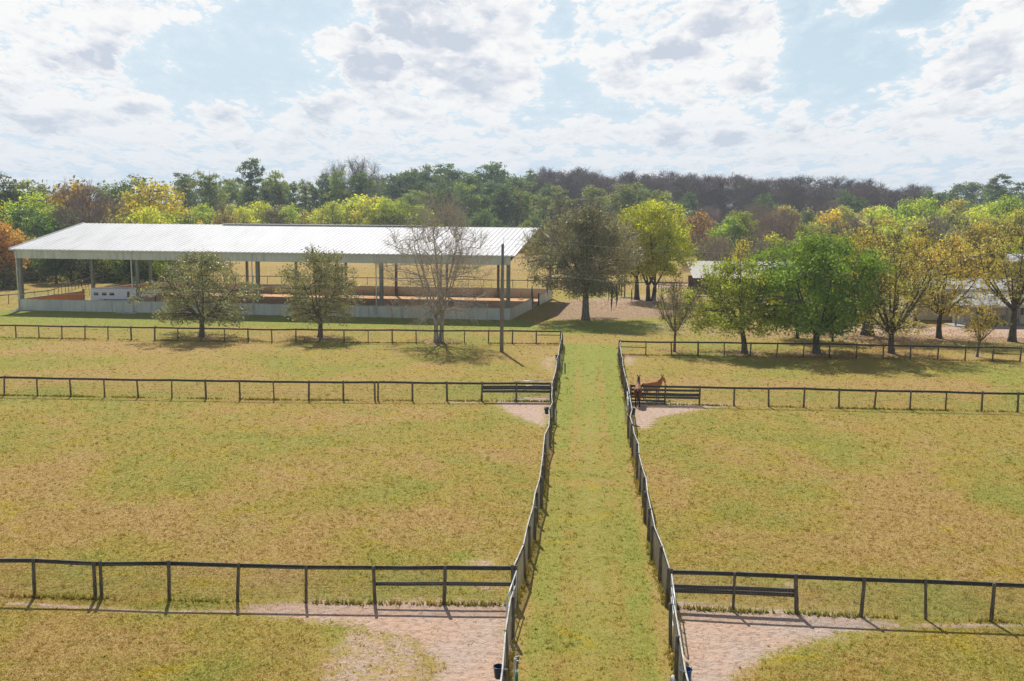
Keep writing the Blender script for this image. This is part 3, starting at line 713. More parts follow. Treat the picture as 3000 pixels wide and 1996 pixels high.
b3 = at(1604, 1196, .98); bucket((b3.x, b3.y, .60), .42, .40, 'black bucket on the left lane fence beside the sandy corner by the open gate', M['navy_plastic'])
b4 = at(1853, 1198, .98); bucket((b4.x, b4.y, .60), .42, .40, 'dark blue bucket on the right lane fence just below the horses', M['navy_plastic'])
b5 = at(1634, 1042, .98); bucket((b5.x, b5.y, .60), .45, .42, 'far black bucket on the left lane fence near the wooden pole', M['navy_plastic'])
b6 = at(1816, 1036, .98); bucket((b6.x, b6.y, .60), .45, .42, 'far black bucket on the right lane fence next to the far cross fence', M['navy_plastic'])

def hydrant(p, label):
    T = Thing('standpipe', p, label, 'standpipe', 'white water standpipes beside the lane fences')
    x, y = p[0], p[1]
    mb = MB(); mb.tube([(x, y, -.05), (x, y, .95), (x, y, 1.0)], [.035, .035, .03], 8); T.part('pipe', mb, M['white_plastic'], smooth=True)
    mb = MB(); mb.tube([(x, y, .93), (x+.10, y-.04, .95), (x+.15, y-.06, .86)], .022, 8); T.part('spout', mb, M['galv'], smooth=True)
    mb = MB(); mb.beam((x-.02, y, 1.03), (x+.12, y, 1.08), .02, .02); T.part('lever', mb, M['galv'])
hydrant((lane_x(np.array(29.0), 'L')+.22-.0, 28.6), 'white standpipe with hose at the near end of the left lane fence')
p = at(1613, 1243); hydrant((p.x+.30, p.y), 'white standpipe by the left lane fence across from the middle sand patch')
p = at(1838, 1240); hydrant((p.x-.15, p.y), 'white standpipe by the right lane fence just below the horses')
p = at(1646, 1072); hydrant((p.x-.1, p.y), 'small white standpipe by the far left lane fence')

def coil(cx, cy, cz, w_, h_, n, tilt, r, name, label, cat, m_, jitter=.02):
    pts = []
    for k in range(n*16):
        a = k/16*2*math.pi; rr = 1+RNG.normal(0, jitter)
        pts.append((cx+RNG.normal(0, .004)+.03*math.sin(a*.37), cy+w_*math.cos(a)*rr, cz+h_*math.sin(a)*rr))
    mb = MB(); mb.tube(pts, r, 6); o = mb.build(name, m_, smooth=True); tag(o, label, cat)
xL = float(lane_x(np.array(27.4), 'L')); coil(xL+.30, 27.6, .68, .26, .42, 4, 0, .014, 'hose', 'green hose coiled over the left lane fence beside the navy bucket', 'hose', M['hose'])
xR = float(lane_x(np.array(27.3), 'R')); coil(xR-.28, 27.3, .55, .24, .55, 7, 0, .018, 'hose', 'white hose bundled on the right lane fence beside the bright blue bucket', 'hose', M['rope'], .06)
p = at(1655, 1105); coil(p.x, p.y, .75, .35, .5, 4, 0, .02, 'hose', 'small green hose hung on the far left lane fence', 'hose', M['hose'])

# ------------------------------------------------------------------ covered riding arena
FR = at(1493, 938); FL = at(57, 909); RR = at(1617, 875)
LU = (FL-FR).length; WV = (RR-FR).length
e1 = (FL-FR)/LU; e2 = (RR-FR)/WV
def A(u, v, z): p = FR+e1*u+e2*v; return np.array([p.x, p.y, z])
EAVE, FAS0, RIDGE, KNEE = 8.05, 6.86, 11.12, 1.42
arena = Thing('riding_arena', A(0, 0, 0), 'long open sided riding arena with a white metal roof', 'arena')
fl_ = MB(); fl_.add([A(-.0, -.0, .03), A(LU, 0, .03), A(LU, WV, .03), A(0, WV, .03)], [(3, 2, 1, 0)])
floor = fl_.build('arena_floor', M['footing']); tag(floor, kind='structure')
# roof: ribbed sheets on both slopes
def roof_sheet(v0, z0, v1, z1, u0=-.75, u1=LU+.75, pitch=.62):
    us, hs = [], []
    u = u0
    while u < u1:
        for du, h_ in ((0, 0), (pitch*.66, 0), (pitch*.74, .05), (pitch*.90, .05)): us.append(min(u+du, u1)); hs.append(h_)
        u += pitch
    us.append(u1); hs.append(0); k = len(us)
    V = [A(u_, v0, z0+h_) for u_, h_ in zip(us, hs)]+[A(u_, v1, z1+h_) for u_, h_ in zip(us, hs)]
    F = [(i, i+1, k+i+1, k+i) for i in range(k-1)]
    return V, F
mb = MB(); V, F = roof_sheet(-.35, EAVE-.04, WV/2, RIDGE); mb.add(V, F); V, F = roof_sheet(WV+.35, EAVE-.04, WV/2, RIDGE); mb.add(V, [f[::-1] for f in F])
roof_o = arena.part('roof', mb, M['roof'])
mb = MB()      # ceiling lining under the sheets
for s0, s1 in ((-.3, WV/2), (WV+.3, WV/2)):
    mb.add([A(-.7, s0, EAVE-.12), A(LU+.7, s0, EAVE-.12), A(LU+.7, s1, RIDGE-.09), A(-.7, s1, RIDGE-.09)], [(0, 1, 2, 3)])
arena.part('roof_underside', mb, M['purlin'])
mb = MB()
for du in (-.78, LU+.78):
    for s0 in (-.4, WV+.4): mb.beam(A(du, s0, EAVE-.02), A(du, WV/2, RIDGE+.04), .06, .22)
arena.part('gable_trim', mb, M['trim_white'])
mb = MB(); mb.beam(A(15, WV/2, RIDGE+.12), A(LU-20.5, WV/2, RIDGE+.07), .8, .12); mb.beam(A(14.9, WV/2, RIDGE+.15), A(LU-20.4, WV/2, RIDGE+.15), 1.0, .03)
arena.part('ridge_vent', mb, [M['trim_white']])
mb = MB(); mb.beam(A(-.75, -.42, EAVE-.12), A(LU+.75, -.42, EAVE-.12), .14, .14); arena.part('gutter', mb, M['trim_white'])
mb = MB(); mb.beam(A(-.1, -.22, (EAVE+FAS0)/2-.08), A(LU+.1, -.22, (EAVE+FAS0)/2-.08), .05, EAVE-FAS0-.1); arena.part('front_fascia', mb, M['fascia'])
mb = MB(); mb.beam(A(-.1, WV+.22, (EAVE+FAS0)/2-.08), A(LU+.1, WV+.22, (EAVE+FAS0)/2-.08), .05, EAVE-FAS0-.1); arena.part('rear_fascia', mb, M['stucco'])
# steel frames
for k in range(5):
    u = .25+(LU-.5)*k/4
    mb = MB()
    for s0 in (0.3, WV-.3):
        a, b = A(u, s0, EAVE-.75), A(u, WV/2, RIDGE-.38); mb.beam(a, b, .24, .5)
    arena.part('rafter', mb, M['purlin'])
mb = MB()
for k in range(1, 9):
    for sgn in (0, 1):
        v_ = WV/2*k/9; z_ = EAVE-.2+(RIDGE-EAVE)*k/9; v_ = v_ if sgn == 0 else WV-v_
        mb.beam(A(-.6, v_, z_-.12), A(LU+.6, v_, z_-.12), .07, .16)
arena.part('purlins', mb, M['purlin'])
def column(u, v, w_=.42, d_=.42, top=FAS0+.25, m_=None):
    mb = MB(); mb.beam(A(u, v, 0), A(u, v, top), w_, d_, up=tuple(e2)); arena.part('column', mb, m_ or M['column'])
for k in range(5): column(.25+(LU-.5)*k/4, .28)
for k in range(9): column(.25+(LU-.5)*k/8, WV-.3, .34, .34, m_=M['purlin'] if k % 2 else M['column'])
column(LU-.3, WV/2, .4, .4, RIDGE-.6)
# knee walls
def kneewall(u0, v0, u1, v1, name='knee_wall', m_=None, h=KNEE, t_=.07, inner=None):
    a, b = A(u0, v0, h/2), A(u1, v1, h/2)
    mb = MB(); mb.beam(a, b, t_, h); o = arena.part(name, mb, m_ or M['wallmetal'])
    a2, b2 = A(u0, v0, h+.035), A(u1, v1, h+.035)
    mb = MB(); mb.beam(a2, b2, .16, .07); arena.part('wall_cap', mb, M['board_cap'], parent=o)
    if inner is not None:
        a3, b3 = A(u0+inner[0], v0+inner[1], h/2), A(u1+inner[0], v1+inner[1], h/2)
        mb = MB(); mb.beam(a3, b3, .03, h-.06); arena.part('lining', mb, M['innerply'], parent=o)
kneewall(-.05, -.05, LU+.05, -.05, inner=(0, .09))
kneewall(-.05, WV+.05, LU+.05, WV+.05, m_=M['stucco'])
kneewall(-.05, 0.05, -.05, 15.6); kneewall(-.05, 20.2, -.05, WV-.05)
kneewall(LU+.05, 0.05, LU+.05, 14.0, inner=(-.09, 0)); kneewall(LU+.05, 20.0, LU+.05, WV-.05, inner=(-.09, 0))
mb = MB(); mb.beam(A(-.05, 20.1, 0), A(-.05, 20.1, 1.75), .2, .2); arena.part('gate_post', mb, M['steel_dark'])
mb = MB(); mb.beam(A(LU, 14.1, 0), A(LU, 14.1, 1.75), .2, .2); arena.part('gate_post', mb, M['steel_dark'])
# downspouts with a white elbow at the foot
for k in range(5):
    u = .25+(LU-.5)*k/4+.5*(1 if k < 4 else .3)
    if k == 0: u = .75
    mb = MB(); mb.tube([A(u, -.42, EAVE-.15), A(u, -.36, FAS0+.5), A(u, -.30, FAS0), A(u, -.2, 3), A(u, -.2, .28)], .075, 8)
    o = arena.part('downspout', mb, M['trim_white'], smooth=True)
    mb = MB(); mb.tube([A(u, -.2, .32), A(u, -.24, .2), A(u+.15, -.62, .08)], .11, 8); arena.part('elbow', mb, M['white_plastic'], parent=o, smooth=True)

# limestone splash heaps under two of the downspouts
def heap(name, c, label, n=26, sx=.8, sy=.35):
    mb = MB()
    for k in range(n):
        s_ = RNG.uniform(.08, .22); mb.box((c[0]+RNG.normal(0, sx*.5), c[1]+RNG.normal(0, sy*.5), s_*.25), (s_*1.6, s_, s_*.6), rz=RNG.uniform(0, 3), top=(.7, .7))
    o = mb.build(name, M['white_litter']); tag(o, label, name.replace('_', ' '), 'white stones under the downspouts')
pa = A(LU-.2, -1.0, 0); heap('stone_heap', pa, 'white stones under the downspout at the left corner of the arena')
pa = A(LU*.75+.8, -1.1, 0); heap('stone_heap', pa, 'white stones under the second downspout from the left of the arena', 40, 1.2, .5)

# ------------------------------------------------------------------ things inside the arena
# horse trailer with gooseneck
def on(px, py, z=0): return at(px, py, z)
tb = Vector((at(265, 870).x, 138.7, 0)); x0 = atY(266, 860, 139).x; x1 = atY(405, 860, 139).x; xn = atY(462, 850, 139).x; Y0 = 138.9
tr = Thing('horse_trailer', (x0, Y0, 0), 'white gooseneck horse trailer with a black stripe parked inside the arena', 'trailer')
mb = MB(); mb.box(((x0+x1)/2, Y0+1.1, 1.58), (x1-x0, 2.2, 2.15)); tr.part('body', mb, M['trailer_white'])
mb = MB(); mb.box(((x0+x1)/2, Y0+1.1, 2.69), (x1-x0-.1, 2.1, .08), top=(.98, .8)); tr.part('roof', mb, M['trailer_white'])
mb = MB(); nx = (x1+xn)/2; V = [(x1, Y0, 1.62), (xn-.5, Y0+.15, 1.62), (xn, Y0+.3, 2.0), (xn-.35, Y0+.3, 2.62), (x1, Y0, 2.66)]
V = V+[(a, Y0+2.2-(b-Y0), c_) for a, b, c_ in V]
bm_f = [(0, 1, 6, 5), (1, 2, 7, 6), (2, 3, 8, 7), (3, 4, 9, 8)]
mb.add(V, bm_f, [(0, 4, 3), (0, 3, 2), (0, 2, 1), (5, 8, 9), (5, 7, 8), (5, 6, 7)]); tr.part('gooseneck', mb, M['trailer_white'])
def win(xc, zc, w_, h_, name='window', m_='glass'):
    mb = MB(); mb.box((xc, Y0-.02, zc), (w_, .05, h_)); return tr.part(name, mb, M[m_])
ww = x1-x0
for k in (.12, .29, .45): win(x0+ww*k, 1.98, .62, .36)
d_ = win(x0+ww*.78, 1.62, .72, 1.9, 'door', 'trailer_white')
mb = MB(); mb.box((x0+ww*.80, Y0-.055, 1.95), (.32, .03, .75)); tr.part('window', mb, M['glass'], parent=d_)
mb = MB(); mb.box((x0+ww*.73, Y0-.06, 1.6), (.06, .05, .12)); tr.part('handle', mb, M['alu'], parent=d_)
win(x1+.55, 2.22, .72, .4)
mb = MB(); mb.box((x0+ww*.62, Y0-.062, 1.22), (ww*.68, .02, .09)); mb.box((x0+ww*.24, Y0-.018, 1.27), (ww*.14, .02, .05)); tr.part('stripe', mb, M['trailer_black'])
for k in (.42, .56):
    cx, cz = x0+ww*k, .38
    mb = MB(); mb.tube([(cx, Y0+.02, cz), (cx, Y0+.26, cz)], .38, 20); wh = tr.part('wheel', mb, M['black_rubber'])
    mb = MB(); mb.tube([(cx, Y0-.0, cz), (cx, Y0+.03, cz)], .2, 16); tr.part('rim', mb, M['alu'], parent=wh)
mb = MB(); mb.box((x0+ww*.49, Y0-.05, .82), (1.9, .1, .08)); tr.part('wheel_arch', mb, M['alu'])
mb = MB(); mb.beam((xn-.7, Y0+1.1, 1.6), (xn-.7, Y0+1.1, .9), .12, .12); mb.beam((x1+.4, Y0+1.1, 1.6), (x1+.4, Y0+1.1, .1), .08, .08); tr.part('hitch_post', mb, M['trailer_black'])

def corral_panel(a, b, label, h=1.7, bars=6, grp='dark steel corral panels in the arena', m_='steel_dark'):
    a = np.array([a[0], a[1], 0.]); b = np.array([b[0], b[1], 0.]); up = np.array([0, 0, 1.])
    T = Thing('corral_panel', a, label, 'panel', grp)
    mb = MB(); mb.tube([a, a+up*h, ], .03, 6); mb.tube([b, b+up*h], .03, 6); mb.tube([(a+b)/2+up*.15, (a+b)/2+up*h], .022, 6); T.part('upright', mb, M[m_])
    mb = MB()
    for k in range(bars): z = .2+(h-.2)*k/(bars-1); mb.tube([a+up*z, b+up*z], .024, 6)
    T.part('bars', mb, M[m_])
q0 = at(1032, 884); q1 = at(1098, 888); q2 = at(1113, 884)
corral_panel(P2(q0), P2(q1), 'dark corral panel left of the third column from the right')
corral_panel(P2(q1), P2(q2), 'short dark corral panel next to the third column from the right', 2.0, 4)
q3 = at(1380, 873); q4 = at(1440, 871); corral_panel(P2(q3), P2(q4), 'dark corral panel behind the right side of the bare tree', 1.9)
q3 = at(1180, 866); q4 = at(1265, 867); corral_panel(P2(q3), P2(q4), 'dark corral panel along the rear wall left of the bare tree', 1.7)
q3 = at(706, 862); q4 = at(796, 863); corral_panel(P2(q3), P2(q4), 'brown rail panel behind the second column from the left', 1.4, 5)
q3 = at(242, 872); q4 = at(262, 868); corral_panel(P2(q3), P2(q4), 'rusty narrow panel at the rear of the white horse trailer', 1.9, 5, m_='rust')

def jump_stand(p, label, m_, h=1.35):
    T = Thing('jump_stand', p, label, 'jump stand', 'riding jump stands in the arena'); x, y = p[0], p[1]
    mb = MB(); mb.beam((x, y, 0), (x, y, h), .1, .1, up=(0, 1, 0)); T.part('post', mb, m_)
    for s_ in (-1, 1):
        mb = MB(); mb.beam((x, y, .55), (x+s_*.38, y, .05), .06, .08, up=(0, 1, 0)); mb.beam((x-.4, y+s_*.05, .05), (x+.4, y+s_*.05, .05), .06, .08); T.part('foot', mb, m_)
p = at(1526, 879); jump_stand(p, 'yellow jump stand on the sunlit footing near the right corner', M['yellow'])
p = at(905, 885); jump_stand(p, 'yellow jump stand half hidden behind the third tree', M['yellow'])
# ladder-like white jump rails lying by the front wall
p0 = at(1330, 911); p1 = at(1428, 915)
T = Thing('jump_rail', (p0.x, p0.y+.6, 0), 'low white jump rail lying behind the front wall right of the bare tree', 'jump rail')
mb = MB()
for z in (.55, .95, 1.30): mb.beam((p0.x, p0.y+.6, z+.12), (p1.x, p1.y+.6, z), .07, .08)
T.part('bar', mb, M['white_plastic'])
mb = MB()
for k in range(7): x = p0.x+(p1.x-p0.x)*k/6; y = p0.y+.6+(p1.y-p0.y)*k/6; mb.beam((x, y, .1), (x, y, 1.42), .06, .06, up=(0, 1, 0))
T.part('picket', mb, M['white_plastic'])
# orange cone
p = at(1283, 905)
T = Thing('traffic_cone', p, 'small orange cone seen between the trunks of the bare tree', 'cone')
mb = MB(); mb.tube([(p.x, p.y, .03), (p.x, p.y, .95)], [.24, .04], 14); T.part('cone', mb, M['orange'], smooth=True)
mb = MB(); mb.box((p.x, p.y, .02), (.6, .6, .05)); T.part('base', mb, M['orange'])
# ------------------------------------------------------------------ cream roofed shed beyond the lane
sa = atY(2030, 815, 172.0); sb = atY(2033, 765, 180.0); W_ = 24.0
zE, zR = sa.z, sb.z
T = Thing('open_shed', (sa.x, 172, 0), 'low open shed with a cream metal roof beyond the olive tree', 'shed')
mb = MB(); x = 0.0; us = []; hs = []
while x < W_:
    for du, h_ in ((0, 0), (.62, 0), (.68, .05), (.76, .05)): us.append(x+du); hs.append(h_)
    x += .82
k = len(us)
mb.add([(sa.x+u, 172, zE+h_) for u, h_ in zip(us, hs)]+[(sa.x+.15+u, 180, zR+h_) for u, h_ in zip(us, hs)], [(i, i+1, k+i+1, k+i) for i in range(k-1)])
mb.add([(sa.x+.15+u, 180.01, zR) for u in (0, W_)]+[(sa.x+u, 187, zE) for u in (0, W_)], [(0, 1, 3, 2)])
T.part('roof', mb, M['pale_shed_roof'])
mb = MB(); mb.box((sa.x+W_/2, 179.5, zE/2), (W_-1, .1, zE-.1)); T.part('back_wall', mb, M['rust'])
for k in range(6): mb = MB(); mb.box((sa.x+.4+k*(W_-.8)/5, 172.4, zE/2-.04), (.2, .2, zE-.08)); T.part('post', mb, M['post'])

# ------------------------------------------------------------------ stable with porch at the right edge
Yh = 125.6; hx = atY(2789, 940, Yh).x; HX1 = 76.0
zp0 = atY(2789, 894, Yh).z; zp1 = 3.35
T = Thing('stable', (hx, Yh, 0), 'beige stable with stepped white metal roofs at the right edge', 'stable')
def slab(x0_, x1_, y0_, z0_, y1_, z1_, th=.10, inset=0):
    mb = MB(); V = [(x0_, y0_, z0_), (x1_, y0_, z0_), (x1_, y1_, z1_), (x0_+inset, y1_, z1_)]
    V = V+[(a, b, c_-th) for a, b, c_ in V]
    mb.add(V, [(0, 1, 2, 3), (7, 6, 5, 4), (0, 4, 5, 1), (1, 5, 6, 2), (2, 6, 7, 3), (3, 7, 4, 0)]); return mb
T.part('porch_roof', slab(hx-.5, HX1, Yh-.5, zp0, Yh+5.5, zp1+.25, inset=3.2), M['roof_grey'])
mb = MB(); mb.box(((hx+1.2+HX1)/2, Yh+2.6, 1.35), (HX1-hx-1.2, .2, 2.7)); T.part('front_wall', mb, M['stucco'])
mb = MB(); mb.box(((hx+HX1)/2, Yh-.45, zp0-.08), (HX1-hx+.8, .06, .22)); T.part('porch_beam', mb, M['trim_white'])
xs2 = atY(2670, 854, 131.5).x
mb = MB(); mb.box(((xs2+HX1)/2+.5, 131.8, 2.1), (HX1-xs2-1, .2, 4.0)); T.part('upper_wall', mb, M['stucco'])
z2a = atY(2700, 856, 131.2).z; z2b = z2a+1.15
T.part('main_roof', slab(xs2, HX1, 131.2, z2a, 137.5, z2b+.2), M['roof_grey'])
T.part('rear_roof', slab(xs2, HX1, 143.8, z2a, 137.52, z2b+.2), M['roof_grey'])
mb = MB(); mb.box((xs2+.5, 137.5, 2.0), (.2, 12, 3.9)); T.part('side_wall', mb, M['stucco'])
for px in (2799, 2948, 2984, 3080):
    xx = atY(px, 930, Yh).x; mb = MB(); mb.box((xx, Yh-.2, zp0/2-.1), (.2, .2, zp0-.22)); T.part('porch_post', mb, M['column'])
xx = atY(2812, 930, Yh+2.5).x; mb = MB(); mb.box((xx, Yh+2.46, 1.05), (1.0, .08, 2.1)); dd = T.part('door', mb, M['trim_white'])
mb = MB(); mb.box((xx+.35, Yh+2.40, 1.0), (.06, .06, .12)); T.part('handle', mb, M['alu'], parent=dd)
for px in (2998, 2870, 3075):
    xx = atY(px, 915, Yh+2.5).x; mb = MB(); mb.box((xx, Yh+2.46, 1.65), (1.1, .08, 1.05)); ff = T.part('window', mb, M['trim_white'])
    mb = MB(); mb.box((xx-.25, Yh+2.41, 1.65), (.42, .04, .9)); mb.box((xx+.25, Yh+2.41, 1.65), (.42, .04, .9)); T.part('pane', mb, M['glass'], parent=ff)
slabm = MB(); slabm.box(((hx+HX1)/2, Yh+.9, .06), (HX1-hx, 3.6, .12)); T.part('porch_slab', slabm, M['concrete'])
# garden chair and planter on the porch
xx = atY(2938, 950, Yh+1.2).x
T = Thing('garden_chair', (xx, Yh+.9, .12), 'dark slatted garden chair on the porch of the stable', 'chair')
cy = Yh+.9
mb = MB(); mb.box((xx, cy, .55), (.6, .55, .06)); T.part('seat', mb, M['column'])
mb = MB(); mb.beam((xx, cy+.25, .58), (xx, cy+.42, 1.25), .6, .05, up=(0, -1, .2)); T.part('backrest', mb, M['column'])
for sx in (-.28, .28):
    mb = MB(); mb.box((xx+sx, cy, .8), (.07, .6, .04)); T.part('armrest', mb, M['column'])
    for sy in (-.22, .24): mb = MB(); mb.box((xx+sx, cy+sy, .33), (.06, .06, .42)); T.part('leg', mb, M['column'])
def planter(px, label, y=1.0):
    xx = atY(px, 950, Yh+y).x; T = Thing('potted_plant', (xx, Yh+y, .12), label, 'potted plant', 'pots on the stable porch')
    mb = MB(); mb.tube([(xx, Yh+y, .13), (xx, Yh+y, .5)], [.2, .28], 12); T.part('pot', mb, M['column'])
    P_ = np.array([xx, Yh+y, .7])+RNG.normal(0, .16, (140, 3)); V = P_[:, None, :]+RNG.normal(0, .09, (140, 3, 3))
    me = np_mesh('foliage', V.reshape(-1, 3)-T.loc, np.arange(420).reshape(-1, 3), M['leaf'], dict(tint=np.repeat(RNG.random(140), 3), clump=np.full(420, .4)))
    o = bpy.data.objects.new('foliage', me); o.color = (.05, .12, .04, 1); link(o, T.root)
planter(2972, 'green potted plant on the porch beside the large tree trunk'); planter(2915, 'small dark potted plant left of the garden chair')
# tall pavilion behind
za = atY(2943, 766, 150).z
T = Thing('pavilion', (atY(2943, 766, 150).x, 150, 0), 'tall pavilion with a low pitched white roof behind the stable', 'pavilion')
xa = atY(2943, 766, 150).x; zb = atY(3000, 751, 156).z
T.part('roof', slab(xa, 95, 150, za, 157, zb+.3, inset=3.5), M['roof_grey'])
T.part('rear_roof', slab(xa, 95, 164, za, 157.02, zb+.3, inset=3.5), M['roof_grey'])
for xx in (xa+.8, xa+8, xa+16): mb = MB(); mb.box((xx, 150.5, za/2-.1), (.24, .24, za-.25)); T.part('post', mb, M['column'])
for xx in (xa+.8, xa+8, xa+16): mb = MB(); mb.box((xx, 163.5, za/2-.1), (.24, .24, za-.25)); T.part('post', mb, M['column'])
# ------------------------------------------------------------------ horses
def horse(p, heading, label, coat, leglo, mane, head_turn=0.0, neck_up=0.0, scale=1.0):
    m, t = mat('horse_coat'); o_ = objco(t); s_ = t.node('ShaderNodeSeparateXYZ'); t.put(s_.inputs[0], o_)
    n = t.noise(o_, 3, 4)
    c = t.mix(t.ss(s_.outputs[2], .42, .68), leglo, t.mix(t.ss(n, .35, .65), coat, tuple(k*.78 for k in coat)))
    bsdf(t, c, .6, 0, .2)
    mm = simple('horse_hair', mane, tuple(k*.6 for k in mane), 8, .6)
    ct, st_ = math.cos(head_turn), math.sin(head_turn)
    def tn(x, y, z):                         # turn neck and head about the withers
        y2 = y-.55; return (x*ct-y2*st_, .55+x*st_+y2*ct, z+neck_up*(y2))
    V = []; Rr = []; E = []
    def add(pt, r, par=None):
        V.append(pt); Rr.append(r if isinstance(r, tuple) else (r, r)); i = len(V)-1
        if par is not None: E.append((par, i))
        return i
    pel = add((0, -.62, 1.20), (.30, .30))
    croup = add((0, -.84, 1.16), (.24, .26), pel)
    b1 = add((0, -.25, 1.15), (.31, .33), pel); b2 = add((0, .12, 1.13), (.31, .35), b1); ch = add((0, .48, 1.16), (.26, .34), b2)
    nb = add(tn(0, .70, 1.34), (.17, .25), ch); n2 = add(tn(0, .90, 1.56), (.13, .19), nb); pol = add(tn(0, 1.06, 1.79), (.10, .14), n2)
    hd = add(tn(0, 1.22, 1.72), (.10, .14), pol); mz = add(tn(0, 1.42, 1.52), (.075, .09), hd); mz2 = add(tn(0, 1.54, 1.40), (.068, .072), mz)
    for s in (-1, 1):
        h = add((s*.14, -.70, 1.02), (.13, .17), pel); k = add((s*.16, -.56, .80), (.085, .10), h); hk = add((s*.14, -.82, .50), (.045, .06), k)
        f1 = add((s*.14, -.76, .18), (.036, .042), hk); f2 = add((s*.14, -.70, .05), (.05, .055), f1); add((s*.14, -.68, .01), (.052, .06), f2)
        h = add((s*.12, .46, .92), (.10, .13), ch); k = add((s*.13, .44, .74), (.065, .075), h); kn = add((s*.13, .46, .46), (.046, .052), k)
        f1 = add((s*.13, .45, .18), (.034, .038), kn); f2 = add((s*.13, .49, .05), (.048, .052), f1); add((s*.13, .50, .01), (.05, .058), f2)
    me = bpy.data.meshes.new('horse'); me.from_pydata(V, E, []); ob = bpy.data.objects.new('tmp', me); COL.objects.link(ob)
    sk = ob.modifiers.new('s', 'SKIN'); sk.use_smooth_shade = True; ob.modifiers.new('u', 'SUBSURF').levels = 2; ob.modifiers['u'].render_levels = 2
    for i, r in enumerate(Rr): me.skin_vertices[0].data[i].radius = r
    me.skin_vertices[0].data[0].use_root = True
    bpy.context.view_layer.update(); dg = bpy.context.evaluated_depsgraph_get()
    nm = bpy.data.meshes.new_from_object(ob.evaluated_get(dg)); bpy.data.objects.remove(ob)
    nm.materials.clear(); nm.materials.append(m)
    root = empty('horse', (p[0], p[1], 0), heading); root.scale = (scale,)*3; tag(root, label, 'horse')
    body = link(bpy.data.objects.new('body', nm), root)
    for s in (-1, 1):                      # ears
        a = Vector(tn(s*.07, 1.06, 1.88)); b = Vector(tn(s*.10, 1.05, 2.08)); mb = MB(); mb.tube([a, a.lerp(b, .45), b], [.028, .042, .004], 6); mb.build('ear', m, root, True)
        mb = MB(); e = tn(s*.098, 1.22, 1.77); mb.tube([(e[0]-.012*s, e[1], e[2]), (e[0]+.012*s, e[1], e[2])], .018, 8); mb.build('eye', M['black_rubber'], root)
    mb = MB(); pts = [tn(0, 1.06, 1.90), tn(0, .93, 1.76), tn(0, .80, 1.64), tn(0, .66, 1.53), (0, .46, 1.45)]
    for a, b in zip(pts[:-1], pts[1:]): mb.beam(a, b, .05, .15)
    mb.build('mane', mm, root)
    mb = MB(); mb.tube([(0, -1.00, 1.32), (0, -1.10, 1.18), (0, -1.12, .90), (.02, -1.10, .60), (.01, -1.08, .38)], [.05, .07, .085, .075, .02], 8); mb.build('tail', mm, root, True)
    return root
h1 = at(1868, 1188); horse(h1, R(-7), 'dark bay horse seen from behind in front of the boards', (.23, .075, .022), (.018, .012, .010), (.010, .008, .007), head_turn=R(-4), neck_up=.16, scale=.97)
h2 = at(1912, 1172); horse(h2, R(-62), 'chestnut horse standing behind the boards with its head turned away', (.50, .17, .03), (.05, .028, .018), (.26, .085, .025), head_turn=R(22), neck_up=-.25, scale=.94)

# ------------------------------------------------------------------ trees
def leaves(C, size, asp=.62, up=.35, rng=RNG):
    """one folded diamond leaf (or leaf spray) per centre"""
    n = len(C)
    d = rng.normal(size=(n, 3)); d[:, 2] -= up*.6; d /= np.linalg.norm(d, axis=1, keepdims=True)
    a = rng.normal(size=(n, 3)); s_ = np.cross(d, a); s_ /= np.maximum(np.linalg.norm(s_, axis=1, keepdims=True), 1e-6)
    sz = size*(0.45+1.25*rng.random(n)**1.7)[:, None]
    nrm = np.cross(d, s_)
    V = np.stack([C-d*sz*.5, C+s_*sz*asp*.5+nrm*sz*.12, C+d*sz*.5, C-s_*sz*asp*.5+nrm*sz*.12], 1).reshape(-1, 3)
    F = np.arange(4*n).reshape(-1, 4); return V, F

def bez(a, b, c, k):
    t_ = np.linspace(0, 1, k)[:, None]; return a*(1-t_)**2+2*b*t_*(1-t_)+c*t_**2

